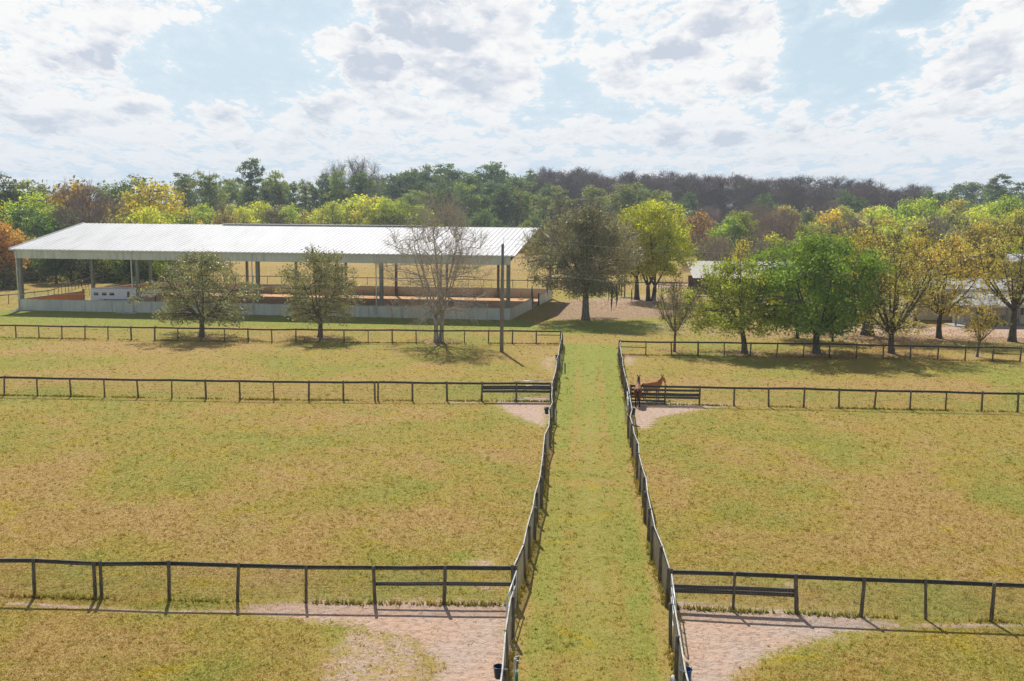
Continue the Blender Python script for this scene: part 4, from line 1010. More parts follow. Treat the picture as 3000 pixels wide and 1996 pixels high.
def gen_tree(seed, H=12., Rx=5., z0=2.2, fork=2.0, rt=.25, shape='round', nclump=45, rc=1.25, nleaf=220, lsize=.22, asp=.62,
             nlimb=6, twigs=5, twlen=1.1, sub=0, trunks=1, lean=(0, 0), flat=.75, droop=0., seedz=None, twr=.018, hollow=.55, ext=None, upw=.35):
    """returns wood mesh data and leaf mesh data (V,F[,tint,clump])"""
    rng = np.random.default_rng(seed)
    prof = {'round': lambda t_: np.sqrt(np.clip(1-((t_-.42)/.60)**2, .02, 1)),
            'wide': lambda t_: np.sqrt(np.clip(1-((t_-.30)/.72)**2, .02, 1)),
            'pine': lambda t_: np.sqrt(np.clip(1-((t_-.55)/.55)**2, .03, 1)),
            'cone': lambda t_: np.clip(1.05-t_*.95, .08, 1)*np.clip(.45+t_*3, 0, 1),
            'vase': lambda t_: np.clip(.35+t_*1.1, 0, 1)*np.sqrt(np.clip(1-((t_-.55)/.5)**6, .1, 1)),
            'flat': lambda t_: np.clip(.55+.6*t_, 0, 1)*np.sqrt(np.clip(1-((t_-.5)/.53)**10, .1, 1)),
            'column': lambda t_: np.clip(.55+.5*t_, 0, 1)*np.sqrt(np.clip(1-((t_-.5)/.52)**4, .05, 1))}[shape]
    C = []; tries = 0; lump = rng.uniform(.62, 1.16, 24); ph = rng.uniform(0, 6.28)
    while len(C) < nclump and tries < nclump*60:
        tries += 1; t_ = rng.random(); a = rng.uniform(0, 2*math.pi)
        rr = float(prof(t_))*Rx*lump[int(((a+ph) % 6.283)/6.284*8)+8*min(int(t_*3), 2)]
        u_ = hollow+(1-hollow)*rng.random() if rng.random() < .75 else rng.random()*hollow
        r_ = max(rr-rc*.6, .1)*u_
        p = np.array([r_*math.cos(a)*(1 if not ext else ext), r_*math.sin(a), z0+rc*.5+t_*(H-z0-rc*1.1)])
        p[2] -= droop*(r_/Rx)**2
        if all(np.linalg.norm((p-c_)/(1, 1, .8)) > rc*(.78 if tries < nclump*30 else .4) for c_ in C): C.append(p)
    C = np.array(C); nC = len(C)
    C[:, 0] += lean[0]*C[:, 2]; C[:, 1] += lean[1]*C[:, 2]
    wood = MB(); sticks0, sticks1, sr0, sr1 = [], [], [], []
    def stick(path, r0, r1):
        k = len(path)-1; rr = np.linspace(r0, r1, k+1)
        for i in range(k): sticks0.append(path[i]); sticks1.append(path[i+1]); sr0.append(rr[i]); sr1.append(rr[i+1])
    forks = []
    for tk in range(trunks):
        off = np.array([0, 0, 0.]) if trunks == 1 else np.array([math.cos(tk*6.28/trunks+.3), math.sin(tk*6.28/trunks+.3)*.5, 0])*rt*.85
        fk = np.array([off[0]*1.5+lean[0]*fork, off[1]*1.5+lean[1]*fork, fork])+np.r_[rng.normal(0, .05, 2), 0]
        r_ = rt/(1 if trunks == 1 else 1.25)
        path = bez(off+np.array([0, 0, -.2]), (off+fk)/2+np.r_[rng.normal(0, .06, 2), 0], fk, 6)
        wood.tube(path, [r_*1.55, r_*1.16, r_, r_*.93, r_*.88, r_*.82], 10); forks.append((fk, r_*.82))
    if shape in ('pine', 'cone', 'column', 'flat'):    # a leader up the middle, branches off it
        topz = H*.96
        lead = bez(forks[0][0], np.array([lean[0]*H*.6+rng.normal(0, .2), lean[1]*H*.6, H*.6]), np.array([lean[0]*topz, lean[1]*topz, topz]), 9)
        wood.tube(lead, np.linspace(forks[0][1], .04, 9), 7)
        for c_ in C:
            zb = min(max(c_[2]-abs(np.hypot(c_[0]-lean[0]*c_[2], c_[1]))*.35-.3, forks[0][0][2]), topz-.3)
            i = np.searchsorted(lead[:, 2], zb); i = min(max(i, 1), 8); t_ = (zb-lead[i-1, 2])/max(lead[i, 2]-lead[i-1, 2], 1e-3); s_ = lead[i-1]*(1-t_)+lead[i]*t_
            stick(bez(s_, (s_+c_)/2+np.array([0, 0, .25]), c_, 4), rt*.28, twr*1.6)
    else:
        la = rng.uniform(0, 6.28); limbs = []
        for k in range(nlimb):
            fk, r_ = forks[k % len(forks)]
            a = la+k*2.4; rad = Rx*rng.uniform(.35, .6); zz = fork+(H-fork)*rng.uniform(.35, .75)
            if k == 0: rad *= .2; zz = fork+(H-fork)*.8
            tip = np.array([rad*math.cos(a)+lean[0]*zz, rad*math.sin(a)+lean[1]*zz, zz])
            pth = bez(fk, fk+np.array([(tip[0]-fk[0])*.55, (tip[1]-fk[1])*.55, (tip[2]-fk[2])*.38])+rng.normal(0, .15, 3), tip, 8)
            rr = np.linspace(r_*.62, twr*2.0, 8)
            wood.tube(pth, rr, 6); limbs.append((pth, rr))
        for c_ in C:
            best = None
            for pth, rr in limbs:
                for i in range(1, 8):
                    if pth[i][2] > c_[2]+.3 and i > 1: continue
                    d_ = np.linalg.norm(pth[i]-c_)
                    if best is None or d_ < best[0]: best = (d_, pth[i], rr[i])
            _, s_, r_ = best
            stick(bez(s_, (s_+c_)/2+np.array([0, 0, .12*best[0]])+rng.normal(0, .12, 3), c_, 5), min(r_*.7, .03+.02*best[0]), twr*1.4)
    # twigs in every clump
    if twigs:
        k = twigs*nC; ci = np.repeat(np.arange(nC), twigs); d = rng.normal(size=(k, 3))
        outw = C[ci]-np.array([lean[0]*H*.5, lean[1]*H*.5, z0+(H-z0)*.3]); outw /= np.maximum(np.linalg.norm(outw, axis=1, keepdims=True), .1)
        d = d*.55+outw*.7; d[:, 2] += upw; d /= np.linalg.norm(d, axis=1, keepdims=True)
        L = twlen*rng.uniform(.5, 1.15, k)[:, None]; p0 = C[ci]+rng.normal(0, .05, (k, 3)); pm_ = p0+d*L*.5+rng.normal(0, .06, (k, 3))*L; p1 = pm_+d*L*.5+rng.normal(0, .1, (k, 3))*L+np.array([0, 0, upw*.15])*L
        TS0, TS1, T0, T1 = [p0, pm_], [pm_, p1], [np.full(k, twr), np.full(k, twr*.7)], [np.full(k, twr*.7), np.full(k, twr*.35)]
        if sub:
            ti = np.repeat(np.arange(k), sub); kk = len(ti); f_ = rng.uniform(.2, 1, kk)[:, None]
            q0 = np.where(f_ < .5, p0[ti]+(pm_[ti]-p0[ti])*f_*2, pm_[ti]+(p1[ti]-pm_[ti])*(f_*2-1))
            dd = d[ti]+rng.normal(0, .55, (kk, 3)); dd[:, 2] += upw*.4; dd /= np.linalg.norm(dd, axis=1, keepdims=True)
            q1 = q0+dd*L[ti]*rng.uniform(.35, .75, kk)[:, None]
            TS0.append(q0); TS1.append(q1); T0.append(np.full(kk, twr*.55)); T1.append(np.full(kk, twr*.22))
            if sub > 2:
                ui = np.repeat(np.arange(kk), 2); f_ = rng.uniform(.3, 1, len(ui))[:, None]; r0_ = q0[ui]+(q1[ui]-q0[ui])*f_
                de = dd[ui]+rng.normal(0, .6, (len(ui), 3)); de /= np.linalg.norm(de, axis=1, keepdims=True)
                TS0.append(r0_); TS1.append(r0_+de*twlen*.3*rng.uniform(.5, 1.2, len(ui))[:, None]); T0.append(np.full(len(ui), twr*.35)); T1.append(np.full(len(ui), twr*.2))
        tw = prisms(np.vstack(TS0), np.vstack(TS1), np.concatenate(T0), np.concatenate(T1))
    V, F = prisms(np.array(sticks0), np.array(sticks1), np.array(sr0), np.array(sr1), 5); wood.add(V, F)
    res = dict(wood=wood, twigs=None, leaf=None)
    if twigs:
        if nleaf: wood.add(*tw)
        else: res['twigs'] = tw
    if nleaf:
        nl_ = rng.poisson(nleaf, nC); ci = np.repeat(np.arange(nC), nl_); k = len(ci)
        d = rng.normal(size=(k, 3)); d /= np.linalg.norm(d, axis=1, keepdims=True)
        rad = rc*(.45+.65*rng.random(k)**.6)*rng.uniform(.8, 1.15, nC)[ci]
        # ragged sub-sprays inside each clump
        sprayd = rng.normal(size=(nC, 7, 3)); sprayd /= np.linalg.norm(sprayd, axis=2, keepdims=True)
        si = rng.integers(0, 7, k); d = d*.62+sprayd[ci, si]*.75
        P_ = C[ci]+d*rad[:, None]*np.array([1, 1, flat])
        Vl, Fl = leaves(P_, lsize, asp, rng=rng)
        tint = np.clip(.5+rng.normal(0, .25, k)+rng.normal(0, .12, nC)[ci], 0, 1); cl = np.clip(.5+rng.normal(0, .28, nC)[ci], 0, 1)
        res['leaf'] = (Vl, Fl, np.repeat(tint, 4), np.repeat(cl, 4))
    return res

def tree_meshes(key, lm='leaf', **kw):
    r_ = gen_tree(**kw)
    tw = np_mesh(key+'_trunk', np.vstack(r_['wood'].v), [np.vstack(r_['wood'].f4), np.vstack(r_['wood'].f3) if r_['wood'].f3 else []], M['bark'], smooth=True)
    if r_['leaf'] is not None:
        V, F, ti, cl = r_['leaf']; cr = np_mesh(key+'_crown', V, F, M[lm], dict(tint=ti, clump=cl))
    else:
        cr = np_mesh(key+'_crown', r_['twigs'][0], r_['twigs'][1], M['bark'])
    return tw, cr

def tree(name, meshes, loc, label, cat='tree', col=(.1, .12, .03), bark=(.13, .11, .09), s=(1, 1, 1), rz=0, group=None):
    root = empty(name, loc, rz); root.scale = s; tag(root, label, cat, group)
    a = bpy.data.objects.new('trunk', meshes[0]); a.color = (*bark, 1); link(a, root)
    b = bpy.data.objects.new('crown', meshes[1]); b.color = (*col, 1); link(b, root)
    return root

# --- the trees one meets singly, left to right.  base pixel, crown height and radius from the photo
p = at(591, 986); tree('magnolia_tree', tree_meshes('t1', 'leaf_gloss', seed=11, H=9.0, Rx=7.2, z0=1.2, fork=1.7, rt=.28, shape='wide', nclump=165, rc=.9, nleaf=120, lsize=.19, nlimb=8, twigs=5, hollow=.5),
     p, 'grey green rounded tree before the left half of the arena', col=(.31, .31, .165), bark=(.14, .11, .09))
p = at(938, 988); tree('magnolia_tree', tree_meshes('t2', 'leaf_gloss', seed=23, H=9.6, Rx=5.6, z0=1.4, fork=1.6, rt=.26, shape='wide', nclump=130, rc=.88, nleaf=115, lsize=.19, nlimb=8, twigs=5, hollow=.45),
     p, 'grey green upright tree before the middle of the arena', col=(.32, .31, .16), bark=(.14, .11, .09), rz=1.0)
p = at(1285, 1004); tree('bare_tree', tree_meshes('t3', seed=31, H=14.6, Rx=6.4, z0=2.2, fork=2.6, rt=.30, shape='wide', nclump=110, rc=1.15, nleaf=0, nlimb=11, twigs=8, twlen=1.7, sub=4, trunks=2, twr=.021, hollow=.4, upw=.35),
     p, 'leafless grey tree with two trunks in front of the arena', col=(.46, .41, .35), bark=(.38, .34, .29))
# a denser skirt of bare twigs low in its crown
p = at(1716, 938); big = tree('live_oak', tree_meshes('t4', 'leaf_gloss', seed=44, H=14.4, Rx=7.7, z0=3.0, fork=3.8, rt=.44, shape='round', nclump=250, rc=1.2, nleaf=175, lsize=.22, nlimb=11, twigs=9, sub=2, twlen=1.5, hollow=.4, droop=.6, lean=(-.03, 0)),
     p, 'big grey brown oak hung with moss at the end of the lane', col=(.31, .285, .185), bark=(.22, .195, .165))
MOSS = simple('spanish_moss', (.16, .14, .09), (.10, .085, .05), 5, .9)
for k in range(18):
    a = RNG.uniform(0, 6.28); r_ = RNG.uniform(2.5, 6.5); L = RNG.uniform(.6, 1.6) if k > 6 else RNG.uniform(1.6, 2.4)
    if k == 0: a, r_, L = 3.25, 6.8, 3.4
    if k == 1: a, r_, L = -.35, 3.4, 3.4
    if k == 2: a, r_, L = -.25, 3.8, 3.0
    x, y = r_*math.cos(a), r_*math.sin(a)*.8; zt = 5.4-.2*r_+RNG.uniform(-.3, .5)
    mb = MB(); dx, dy = RNG.normal(0, .07, 2)
    ww_ = .15 if k < 3 else .08
    mb.tube([(x+dx*.4, y+dy*.4, zt), (x+dx*.8, y+dy, zt-L*.3), (x+dx+RNG.normal(0, .06), y+dy, zt-L*.6), (x+dx*1.5+RNG.normal(0, .08), y+dy, zt-L)], [.04, ww_, ww_*.8, .01], 6)
    mb.build('hanging_moss', MOSS, big)
p = at(1866, 878); tree('oak_tree', tree_meshes('t5', seed=52, H=12.0, Rx=4.6, z0=3.6, fork=3.4, rt=.36, shape='round', nclump=60, rc=1.2, nleaf=80, lsize=.25, nlimb=7, twigs=10, sub=2, twlen=1.4, lean=(-.06, 0)),
     p, 'thin brownish tree leaning between the mossy oak and the yellow green tree', col=(.28, .20, .11), bark=(.10, .08, .065), rz=.4)
p = at(1906, 882); tree('maple_tree', tree_meshes('t6', seed=63, H=15.8, Rx=6.6, z0=3.4, fork=2.2, rt=.42, shape='round', nclump=120, rc=1.35, nleaf=210, lsize=.27, nlimb=9, twigs=4, trunks=2, lean=(.03, 0), hollow=.55),
     p, 'tall yellow green tree with a forked dark trunk at the end of the lane', col=(.45, .46, .06), bark=(.07, .055, .045))
p = at(1976, 1031); tree('small_tree', tree_meshes('t7', seed=71, H=7.0, Rx=3.8, z0=1.7, fork=1.9, rt=.13, shape='vase', nclump=48, rc=.62, nleaf=60, lsize=.14, nlimb=7, twigs=9, sub=3, twlen=.95, twr=.013, hollow=.3, upw=.6),
     p, 'small thin grey green tree just behind the right far fence', col=(.27, .25, .14), bark=(.20, .16, .12))
p = at(2181, 1036); tree('elm_tree', tree_meshes('t8', seed=84, H=9.4, Rx=5.6, z0=1.9, fork=2.2, rt=.27, shape='wide', nclump=95, rc=1.0, nleaf=190, lsize=.20, nlimb=9, twigs=6, sub=1, upw=.5, droop=.6, lean=(-.13, 0)),
     p, 'round olive green tree with yellow tips behind the right far fence', col=(.35, .385, .075), bark=(.12, .085, .06))
p = at(2393, 1036); tree('maple_tree', tree_meshes('t9', 'leaf', seed=95, H=11.8, Rx=8.0, z0=1.9, fork=2.1, rt=.34, shape='round', nclump=185, rc=1.15, nleaf=210, lsize=.23, nlimb=10, twigs=3, hollow=.6),
     p, 'bright green dense tree behind the right far fence', col=(.178, .268, .036), bark=(.11, .10, .09), rz=2.0)
p = at(2612, 1036); tree('oak_tree', tree_meshes('t10', seed=103, H=11.6, Rx=6.6, z0=1.6, fork=1.9, rt=.30, shape='round', nclump=110, rc=1.05, nleaf=60, lsize=.19, nlimb=12, twigs=9, sub=2, twlen=1.4, hollow=.4),
     p, 'spreading half bare tree with orange olive leaves behind the right far fence', col=(.50, .46, .17), bark=(.12, .095, .07))
p = at(2862, 1046); tree('small_tree', tree_meshes('t11', seed=113, H=5.4, Rx=2.6, z0=1.3, fork=1.4, rt=.11, shape='vase', nclump=34, rc=.6, nleaf=70, lsize=.15, nlimb=7, twigs=8, sub=2, twlen=.8, lean=(.10, 0), twr=.013),
     p, 'small crooked yellow leaved tree right of the orange olive tree', col=(.40, .32, .08), bark=(.15, .12, .09))
p = at(2965, 1001); tree('oak_tree', tree_meshes('t12', seed=124, H=13.2, Rx=6.2, z0=4.0, fork=3.4, rt=.36, shape='round', nclump=95, rc=1.15, nleaf=66, lsize=.21, nlimb=10, twigs=9, sub=2, twlen=1.5, hollow=.4),
     p, 'tall sparse yellow tree with a thick trunk before the stable porch', col=(.44, .37, .14), bark=(.10, .085, .065))
p = at(2541, 982); tree('oak_tree', tree_meshes('t13', seed=131, H=12.2, Rx=6.0, z0=3.4, fork=3.0, rt=.58, shape='round', nclump=80, rc=1.25, nleaf=100, lsize=.24, nlimb=8, twigs=6, sub=2, twlen=1.4),
     p, 'stout dark trunked tree rising behind the bright green one', col=(.44, .35, .10), bark=(.07, .055, .045))
p = at(2752, 992); tree('oak_tree', tree_meshes('t14', seed=142, H=10.8, Rx=6.4, z0=2.4, fork=2.6, rt=.28, shape='round', nclump=100, rc=1.1, nleaf=78, lsize=.22, nlimb=8, twigs=7, sub=2, twlen=1.4),
     p, 'orange leaved tree with a short dark trunk on the leaf littered yard', col=(.55, .45, .16), bark=(.08, .065, .05))
p = at(2335, 992); tree('elm_tree', tree_meshes('t15', seed=151, H=7.0, Rx=3.8, z0=1.7, fork=2.0, rt=.16, shape='wide', nclump=48, rc=1.0, nleaf=130, lsize=.22, nlimb=6, twigs=4, lean=(-.16, 0)),
     p, 'leaning yellow green tree half hidden left of the bright green one', col=(.36, .36, .06), bark=(.09, .075, .05))
p = at(2440, 1002); tree('elm_tree', tree_meshes('t16', seed=161, H=5.0, Rx=3.6, z0=1.0, fork=.8, rt=.12, shape='wide', nclump=40, rc=.8, nleaf=110, lsize=.2, nlimb=7, twigs=4),
     p, 'low yellow green shrub behind the trunk of the bright green tree', col=(.36, .36, .07), bark=(.09, .075, .05))
p = at(1829, 869); tree('small_tree', tree_meshes('t17', seed=171, H=4.6, Rx=1.9, z0=1.5, fork=1.6, rt=.09, shape='round', nclump=20, rc=.6, nleaf=50, lsize=.18, nlimb=5, twigs=8, sub=2, twlen=.8),
     p, 'slim sapling standing behind the mossy oak', col=(.13, .11, .05), bark=(.08, .07, .05))

# --- woodland: a few grown examples of each kind, set out one by one
BANK = {}
def bank(k, n, lm='leaf', **kw):
    BANK[k] = [(tree_meshes(f'{k}{i}', lm, seed=1000+hash(k) % 97*0+sum(map(ord, k))*7+i, **kw), kw['H']) for i in range(n)]
bank('pine', 5, H=24., Rx=5.6, z0=11., fork=9., rt=.30, shape='pine', nclump=30, rc=1.35, nleaf=95, lsize=.60, asp=.45, twigs=3, twlen=1.4, flat=.55, hollow=.30, twr=.05)
bank('fullpine', 5, H=20., Rx=5.6, z0=6.5, fork=4., rt=.30, shape='pine', nclump=48, rc=1.5, nleaf=85, lsize=.56, asp=.5, twigs=2, twlen=1.2, flat=.68, hollow=.45, twr=.05)
bank('lush', 4, H=15., Rx=6.2, z0=2.0, fork=3., rt=.30, shape='round', nclump=85, rc=1.55, nleaf=80, lsize=.48, nlimb=7, twigs=2, hollow=.62, twr=.04)
bank('airy', 3, H=13., Rx=5.2, z0=2.4, fork=2.6, rt=.26, shape='round', nclump=60, rc=1.35, nleaf=45, lsize=.40, nlimb=8, twigs=6, sub=2, twlen=1.5, hollow=.4, twr=.035)
bank('bare', 3, H=14., Rx=5.0, z0=2.4, fork=2.8, rt=.26, shape='vase', nclump=55, rc=1.3, nleaf=0, nlimb=9, twigs=9, sub=4, twlen=1.9, hollow=.3, twr=.035, upw=.5)
bank('cypress', 5, H=26., Rx=5.4, z0=5., fork=5., rt=.34, shape='flat', nclump=75, rc=1.2, nleaf=0, twigs=10, sub=4, twlen=2.2, hollow=.2, twr=.055, upw=.12)
NAMES = dict(pine='pine_tree', fullpine='pine_tree', lush='broadleaf_tree', airy='broadleaf_tree', bare='bare_tree', cypress='cypress_tree')
ZONES = [(130, 'left of the arena'), (430, 'over the left roof end'), (780, 'over the left middle of the roof'), (1130, 'over the right middle of the roof'),
         (1540, 'over the right roof end'), (1860, 'behind the mossy oak'), (2050, 'behind the yellow green tree'), (2280, 'behind the olive tree'),
         (2600, 'behind the bright green tree'), (2830, 'behind the orange trees'), (9999, 'behind the stable')]
WOOD = []
def yh(x): return 608+(x-1500)*.00785
def plant(kind, x, Z, top, desc, col, belt, bark=(.12, .10, .085), wide=1.0, var=None):
    """x: photo column, Z: distance, top: photo row of the tree top"""
    h = CAMH+(yh(x)-top)*Z/FPX; h = max(h, 3.0)
    k = int(RNG.integers(len(BANK[kind]))) if var is None else var
    ms, H0 = BANK[kind][k]; s_ = h/H0
    X_ = (x-1500)*Z/FPX
    j = RNG.uniform(.82, 1.18); c_ = tuple(max(.01, v*j*RNG.uniform(.9, 1.1)) for v in col)
    WOOD.append(dict(kind=kind, x=x, Z=Z, desc=desc, belt=belt, args=(ms, (X_, Z, 0), c_, bark, (s_*wide*RNG.uniform(.9, 1.12), s_*wide*RNG.uniform(.9, 1.12), s_), RNG.uniform(0, 6.28))))
LIME = ('lime green broadleaf', (.49, .52, .085)); YEL = ('yellow green broadleaf', (.52, .48, .09)); GRN = ('fresh green broadleaf', (.28, .37, .05))
DGR = ('dark green broadleaf', (.12, .18, .06)); ORG = ('rusty orange broadleaf', (.54, .34, .10)); OLV = ('thin olive', (.43, .40, .15)); GRY = ('grey green thin', (.33, .34, .20))
BARE = ('bare grey', (.34, .28, .24)); BRNB = ('bare brown', (.20, .14, .11)); PIN = ('dark green pine', (.11, .165, .070)); PIN2 = ('mid green pine', (.23, .275, .11)); CYP = ('bare purple brown cypress', (.20, .15, .135))
def rowx(x0, x1, n, jit=.35):
    st_ = (x1-x0)/n; return [x0+st_*(k+.5+RNG.uniform(-jit, jit)) for k in range(n)]
def belt(x0, x1, n, Z0, Z1, t0, t1, kinds, name, wide=1.0, bark=None):
    for x in rowx(x0, x1, n):
        f_ = (x-x0)/(x1-x0); kd, (d_, c_) = kinds[int(RNG.integers(len(kinds)))]
        tp = (t0(x) if callable(t0) else t0+(t1-t0)*f_)+RNG.uniform(-1, 1)*(24 if 'pine' in kd else (15 if kd == 'cypress' else 15))
        bk = bark or ((.17, .14, .12) if kd == 'bare' else (.10, .085, .07))
        if kd in ('bare', 'cypress'): bk = c_
        plant(kd, x, RNG.uniform(Z0, Z1), tp, d_, c_, name, bk, wide)
# left wood
belt(-90, 40, 3, 168, 176, 640, 640, [('lush', ORG), ('airy', ORG), ('lush', ORG)], 'front row')
belt(60, 520, 8, 178, 196, 668, 700, [('airy', GRY), ('lush', DGR), ('lush', GRN), ('lush', LIME), ('lush', DGR)], 'front row', 1.15)
belt(-90, 560, 11, 205, 232, 600, 620, [('lush', LIME), ('lush', DGR), ('airy', GRY), ('lush', LIME), ('fullpine', PIN2)], 'second row', 1.1)
plant('bare', 258, 214, 555, 'bare grey', BARE[1], 'second row', BARE[1], 1.25)
plant('lush', 230, 236, 535, 'golden yellow broadleaf', (.50, .38, .06), 'third row'); plant('lush', 450, 240, 524, 'yellow green broadleaf', YEL[1], 'third row'); plant('lush', 105, 238, 556, 'lime green broadleaf', LIME[1], 'third row', wide=1.1)
belt(-90, 130, 4, 240, 256, 508, 525, [('fullpine', PIN2), ('fullpine', PIN)], 'third row', 1.25)
belt(290, 440, 3, 262, 280, 518, 516, [('fullpine', PIN), ('pine', PIN2)], 'third row', 1.1)
belt(150, 700, 8, 262, 300, 590, 600, [('lush', LIME), ('lush', YEL), ('airy', OLV)], 'third row', 1.1)
# middle: lime belt, tall pines
belt(540, 960, 10, 318, 335, 596, 604, [('lush', LIME), ('lush', YEL), ('lush', GRY), ('airy', OLV)], 'sunny belt')
belt(960, 1250, 7, 312, 325, 574, 590, [('lush', LIME), ('lush', YEL), ('lush', LIME), ('lush', GRN)], 'sunny belt', 1.15)
belt(540, 1110, 13, 338, 360, 515, 520, [('pine', PIN2), ('pine', PIN2), ('fullpine', PIN2), ('pine', PIN)], 'tall pine belt', 1.0)
belt(540, 1140, 9, 350, 372, 530, 530, [('fullpine', PIN), ('pine', PIN2)], 'tall pine belt', 1.1)
plant('pine', 742, 345, 459, 'tallest lone', PIN[1], 'tall pine belt', wide=.9); plant('pine', 620, 330, 494, 'open crowned mid green pine', PIN2[1], 'tall pine belt', wide=1.15)
plant('bare', 1060, 352, 482, 'bare grey', (.30, .26, .24), 'tall pine belt', (.30, .26, .24), .8); plant('bare', 985, 356, 494, 'bare grey', (.30, .26, .24), 'tall pine belt', (.30, .26, .24), .7)
belt(1110, 1560, 14, 425, 450, 500, 502, [('pine', PIN), ('fullpine', PIN), ('fullpine', PIN)], 'skyline row', 1.15)
belt(1110, 1560, 11, 392, 412, 515, 520, [('fullpine', PIN)], 'skyline row', 1.2)
belt(1180, 1480, 8, 352, 368, 552, 556, [('fullpine', PIN), ('fullpine', PIN2)], 'middle pine row', 1.15)
belt(1440, 1960, 12, 345, 365, 544, 556, [('fullpine', PIN2), ('pine', PIN2), ('fullpine', PIN2)], 'middle pine row', 1.15)
belt(1270, 2000, 13, 300, 330, 612, 640, [('fullpine', PIN), ('airy', GRY), ('lush', DGR), ('fullpine', PIN2)], 'lower pine row', 1.1)
# cypress swamp along the right skyline
cyt = lambda x: np.interp(x, [1540, 1900, 2300, 2700, 3050], [512, 522, 532, 552, 558])
belt(1540, 2700, 32, 470, 500, cyt, 0, [('cypress', CYP)], 'skyline row', 1.6)
belt(1560, 2720, 26, 440, 462, lambda x: cyt(x)+12, 0, [('cypress', CYP)], 'skyline row', 1.6)
belt(2640, 3080, 10, 470, 500, 548, 556, [('fullpine', PIN), ('pine', PIN), ('lush', DGR)], 'skyline row', 1.25)
belt(2640, 3080, 8, 430, 455, 566, 570, [('fullpine', PIN), ('lush', DGR)], 'skyline row', 1.2)
plant('pine', 2900, 450, 507, 'tall lone dark pine', PIN[1], 'skyline row', wide=1.25)
for x, tp, Z in ((2010, 562, 400), (1985, 590, 380), (2232, 564, 405), (2460, 556, 400), (2500, 572, 395), (2705, 560, 390), (2780, 560, 385), (1610, 540, 410), (1880, 552, 410)): plant('fullpine', x, Z, tp, 'dark green pine', PIN[1], 'middle pine row')
# right wood stepping towards the camera
belt(1980, 2560, 10, 318, 350, 606, 596, [('airy', GRY), ('bare', BARE), ('lush', OLV), ('fullpine', PIN2)], 'right wood back', 1.1)
for x, tp, Z, kd, dc in ((2170, 618, 262, 'lush', ('fresh green broadleaf', (.32, .42, .05))), (2130, 632, 258, 'lush', GRN), (2045, 610, 300, 'airy', ORG), (2290, 600, 300, 'lush', OLV), (2430, 612, 285, 'lush', YEL), (2360, 616, 290, 'fullpine', PIN),
                         (2640, 580, 300, 'lush', GRN), (2700, 578, 296, 'lush', LIME), (2570, 602, 285, 'lush', LIME), (2790, 582, 300, 'lush', OLV), (2850, 600, 290, 'lush', LIME), (2950, 568, 292, 'lush', GRN), (3010, 590, 285, 'lush', GRN), (2900, 588, 300, 'lush', LIME),
                         (2120, 692, 205, 'airy', GRY), (2060, 700, 210, 'airy', GRY), (2190, 690, 214, 'airy', ('thin grey green', (.24, .25, .15)))):
    plant(kd, x, Z, tp, dc[0], dc[1], 'right wood middle', wide=1.05)
belt(2220, 3060, 14, 238, 262, 640, 618, [('lush', LIME), ('airy', OLV), ('lush', OLV), ('bare', BARE), ('lush', YEL), ('airy', GRY)], 'right wood middle', 1.15)
belt(2230, 3060, 12, 205, 225, 668, 655, [('airy', OLV), ('lush', LIME), ('airy', YEL), ('bare', BARE), ('lush', YEL)], 'right wood middle', 1.1)
belt(2060, 2640, 8, 186, 200, 712, 690, [('bare', BARE), ('airy', GRY), ('airy', YEL)], 'right wood front', 1.05)
belt(2620, 3080, 8, 168, 184, 694, 700, [('airy', ORG), ('lush', LIME), ('airy', YEL), ('lush', YEL)], 'right wood front', 1.0)
plant('lush', 2790, 164, 690, 'rusty orange broadleaf', ORG[1], 'right wood front'); plant('airy', 2700, 160, 735, 'golden yellow broadleaf', (.50, .36, .07), 'right wood front')
# edge of the wood beyond the field, seen past the arena and the mossy oak
belt(1560, 2000, 6, 285, 300, 655, 660, [('airy', GRY), ('lush', DGR), ('fullpine', PIN)], 'lower pine row', 1.1)
belt(640, 1100, 7, 332, 345, 655, 655, [('lush', DGR), ('lush', LIME)], 'sunny belt', 1.0)

ORD = ['', 'second ', 'third ', 'fourth ', 'fifth ', 'sixth ', 'seventh ', 'eighth ', 'ninth ', 'tenth ', 'eleventh ', 'twelfth ', 'thirteenth ', 'fourteenth ', 'fifteenth ', 'sixteenth ', 'seventeenth ', 'eighteenth ', 'nineteenth ', 'twentieth ', 'twentyfirst ', 'twentysecond ', 'twentythird ', 'twentyfourth ']
def zone(x): return next(z for lim, z in ZONES if x < lim)
keyed = {}
for wd in sorted(WOOD, key=lambda w_: w_['x']): keyed.setdefault((wd['desc'], wd['belt'], zone(wd['x'])), []).append(wd)
for (desc, belt_, zn), lst in keyed.items():
    for i, wd in enumerate(lst):
        noun = '' if desc.endswith(('pine', 'cypress')) else ' tree'
        if len(lst) == 1: lab = f"lone {desc}{noun}, {belt_}, {zn}" if 'lone' not in desc else f"{desc}{noun}, {belt_}, {zn}"
        else:
            o_ = 'leftmost ' if i == 0 else ('rightmost ' if i == len(lst)-1 else ORD[i])
            lab = f"{o_}{desc}{noun}" + (' from left' if 0 < i < len(lst)-1 else '')+f", {belt_}, {zn}"
        ms, loc, c_, bk, s_, rz = wd['args']
        tree(NAMES[wd['kind']], ms, loc, lab, 'tree', c_, bk, s_, rz, 'trees of the surrounding woodland')
print('woodland trees', len(WOOD))

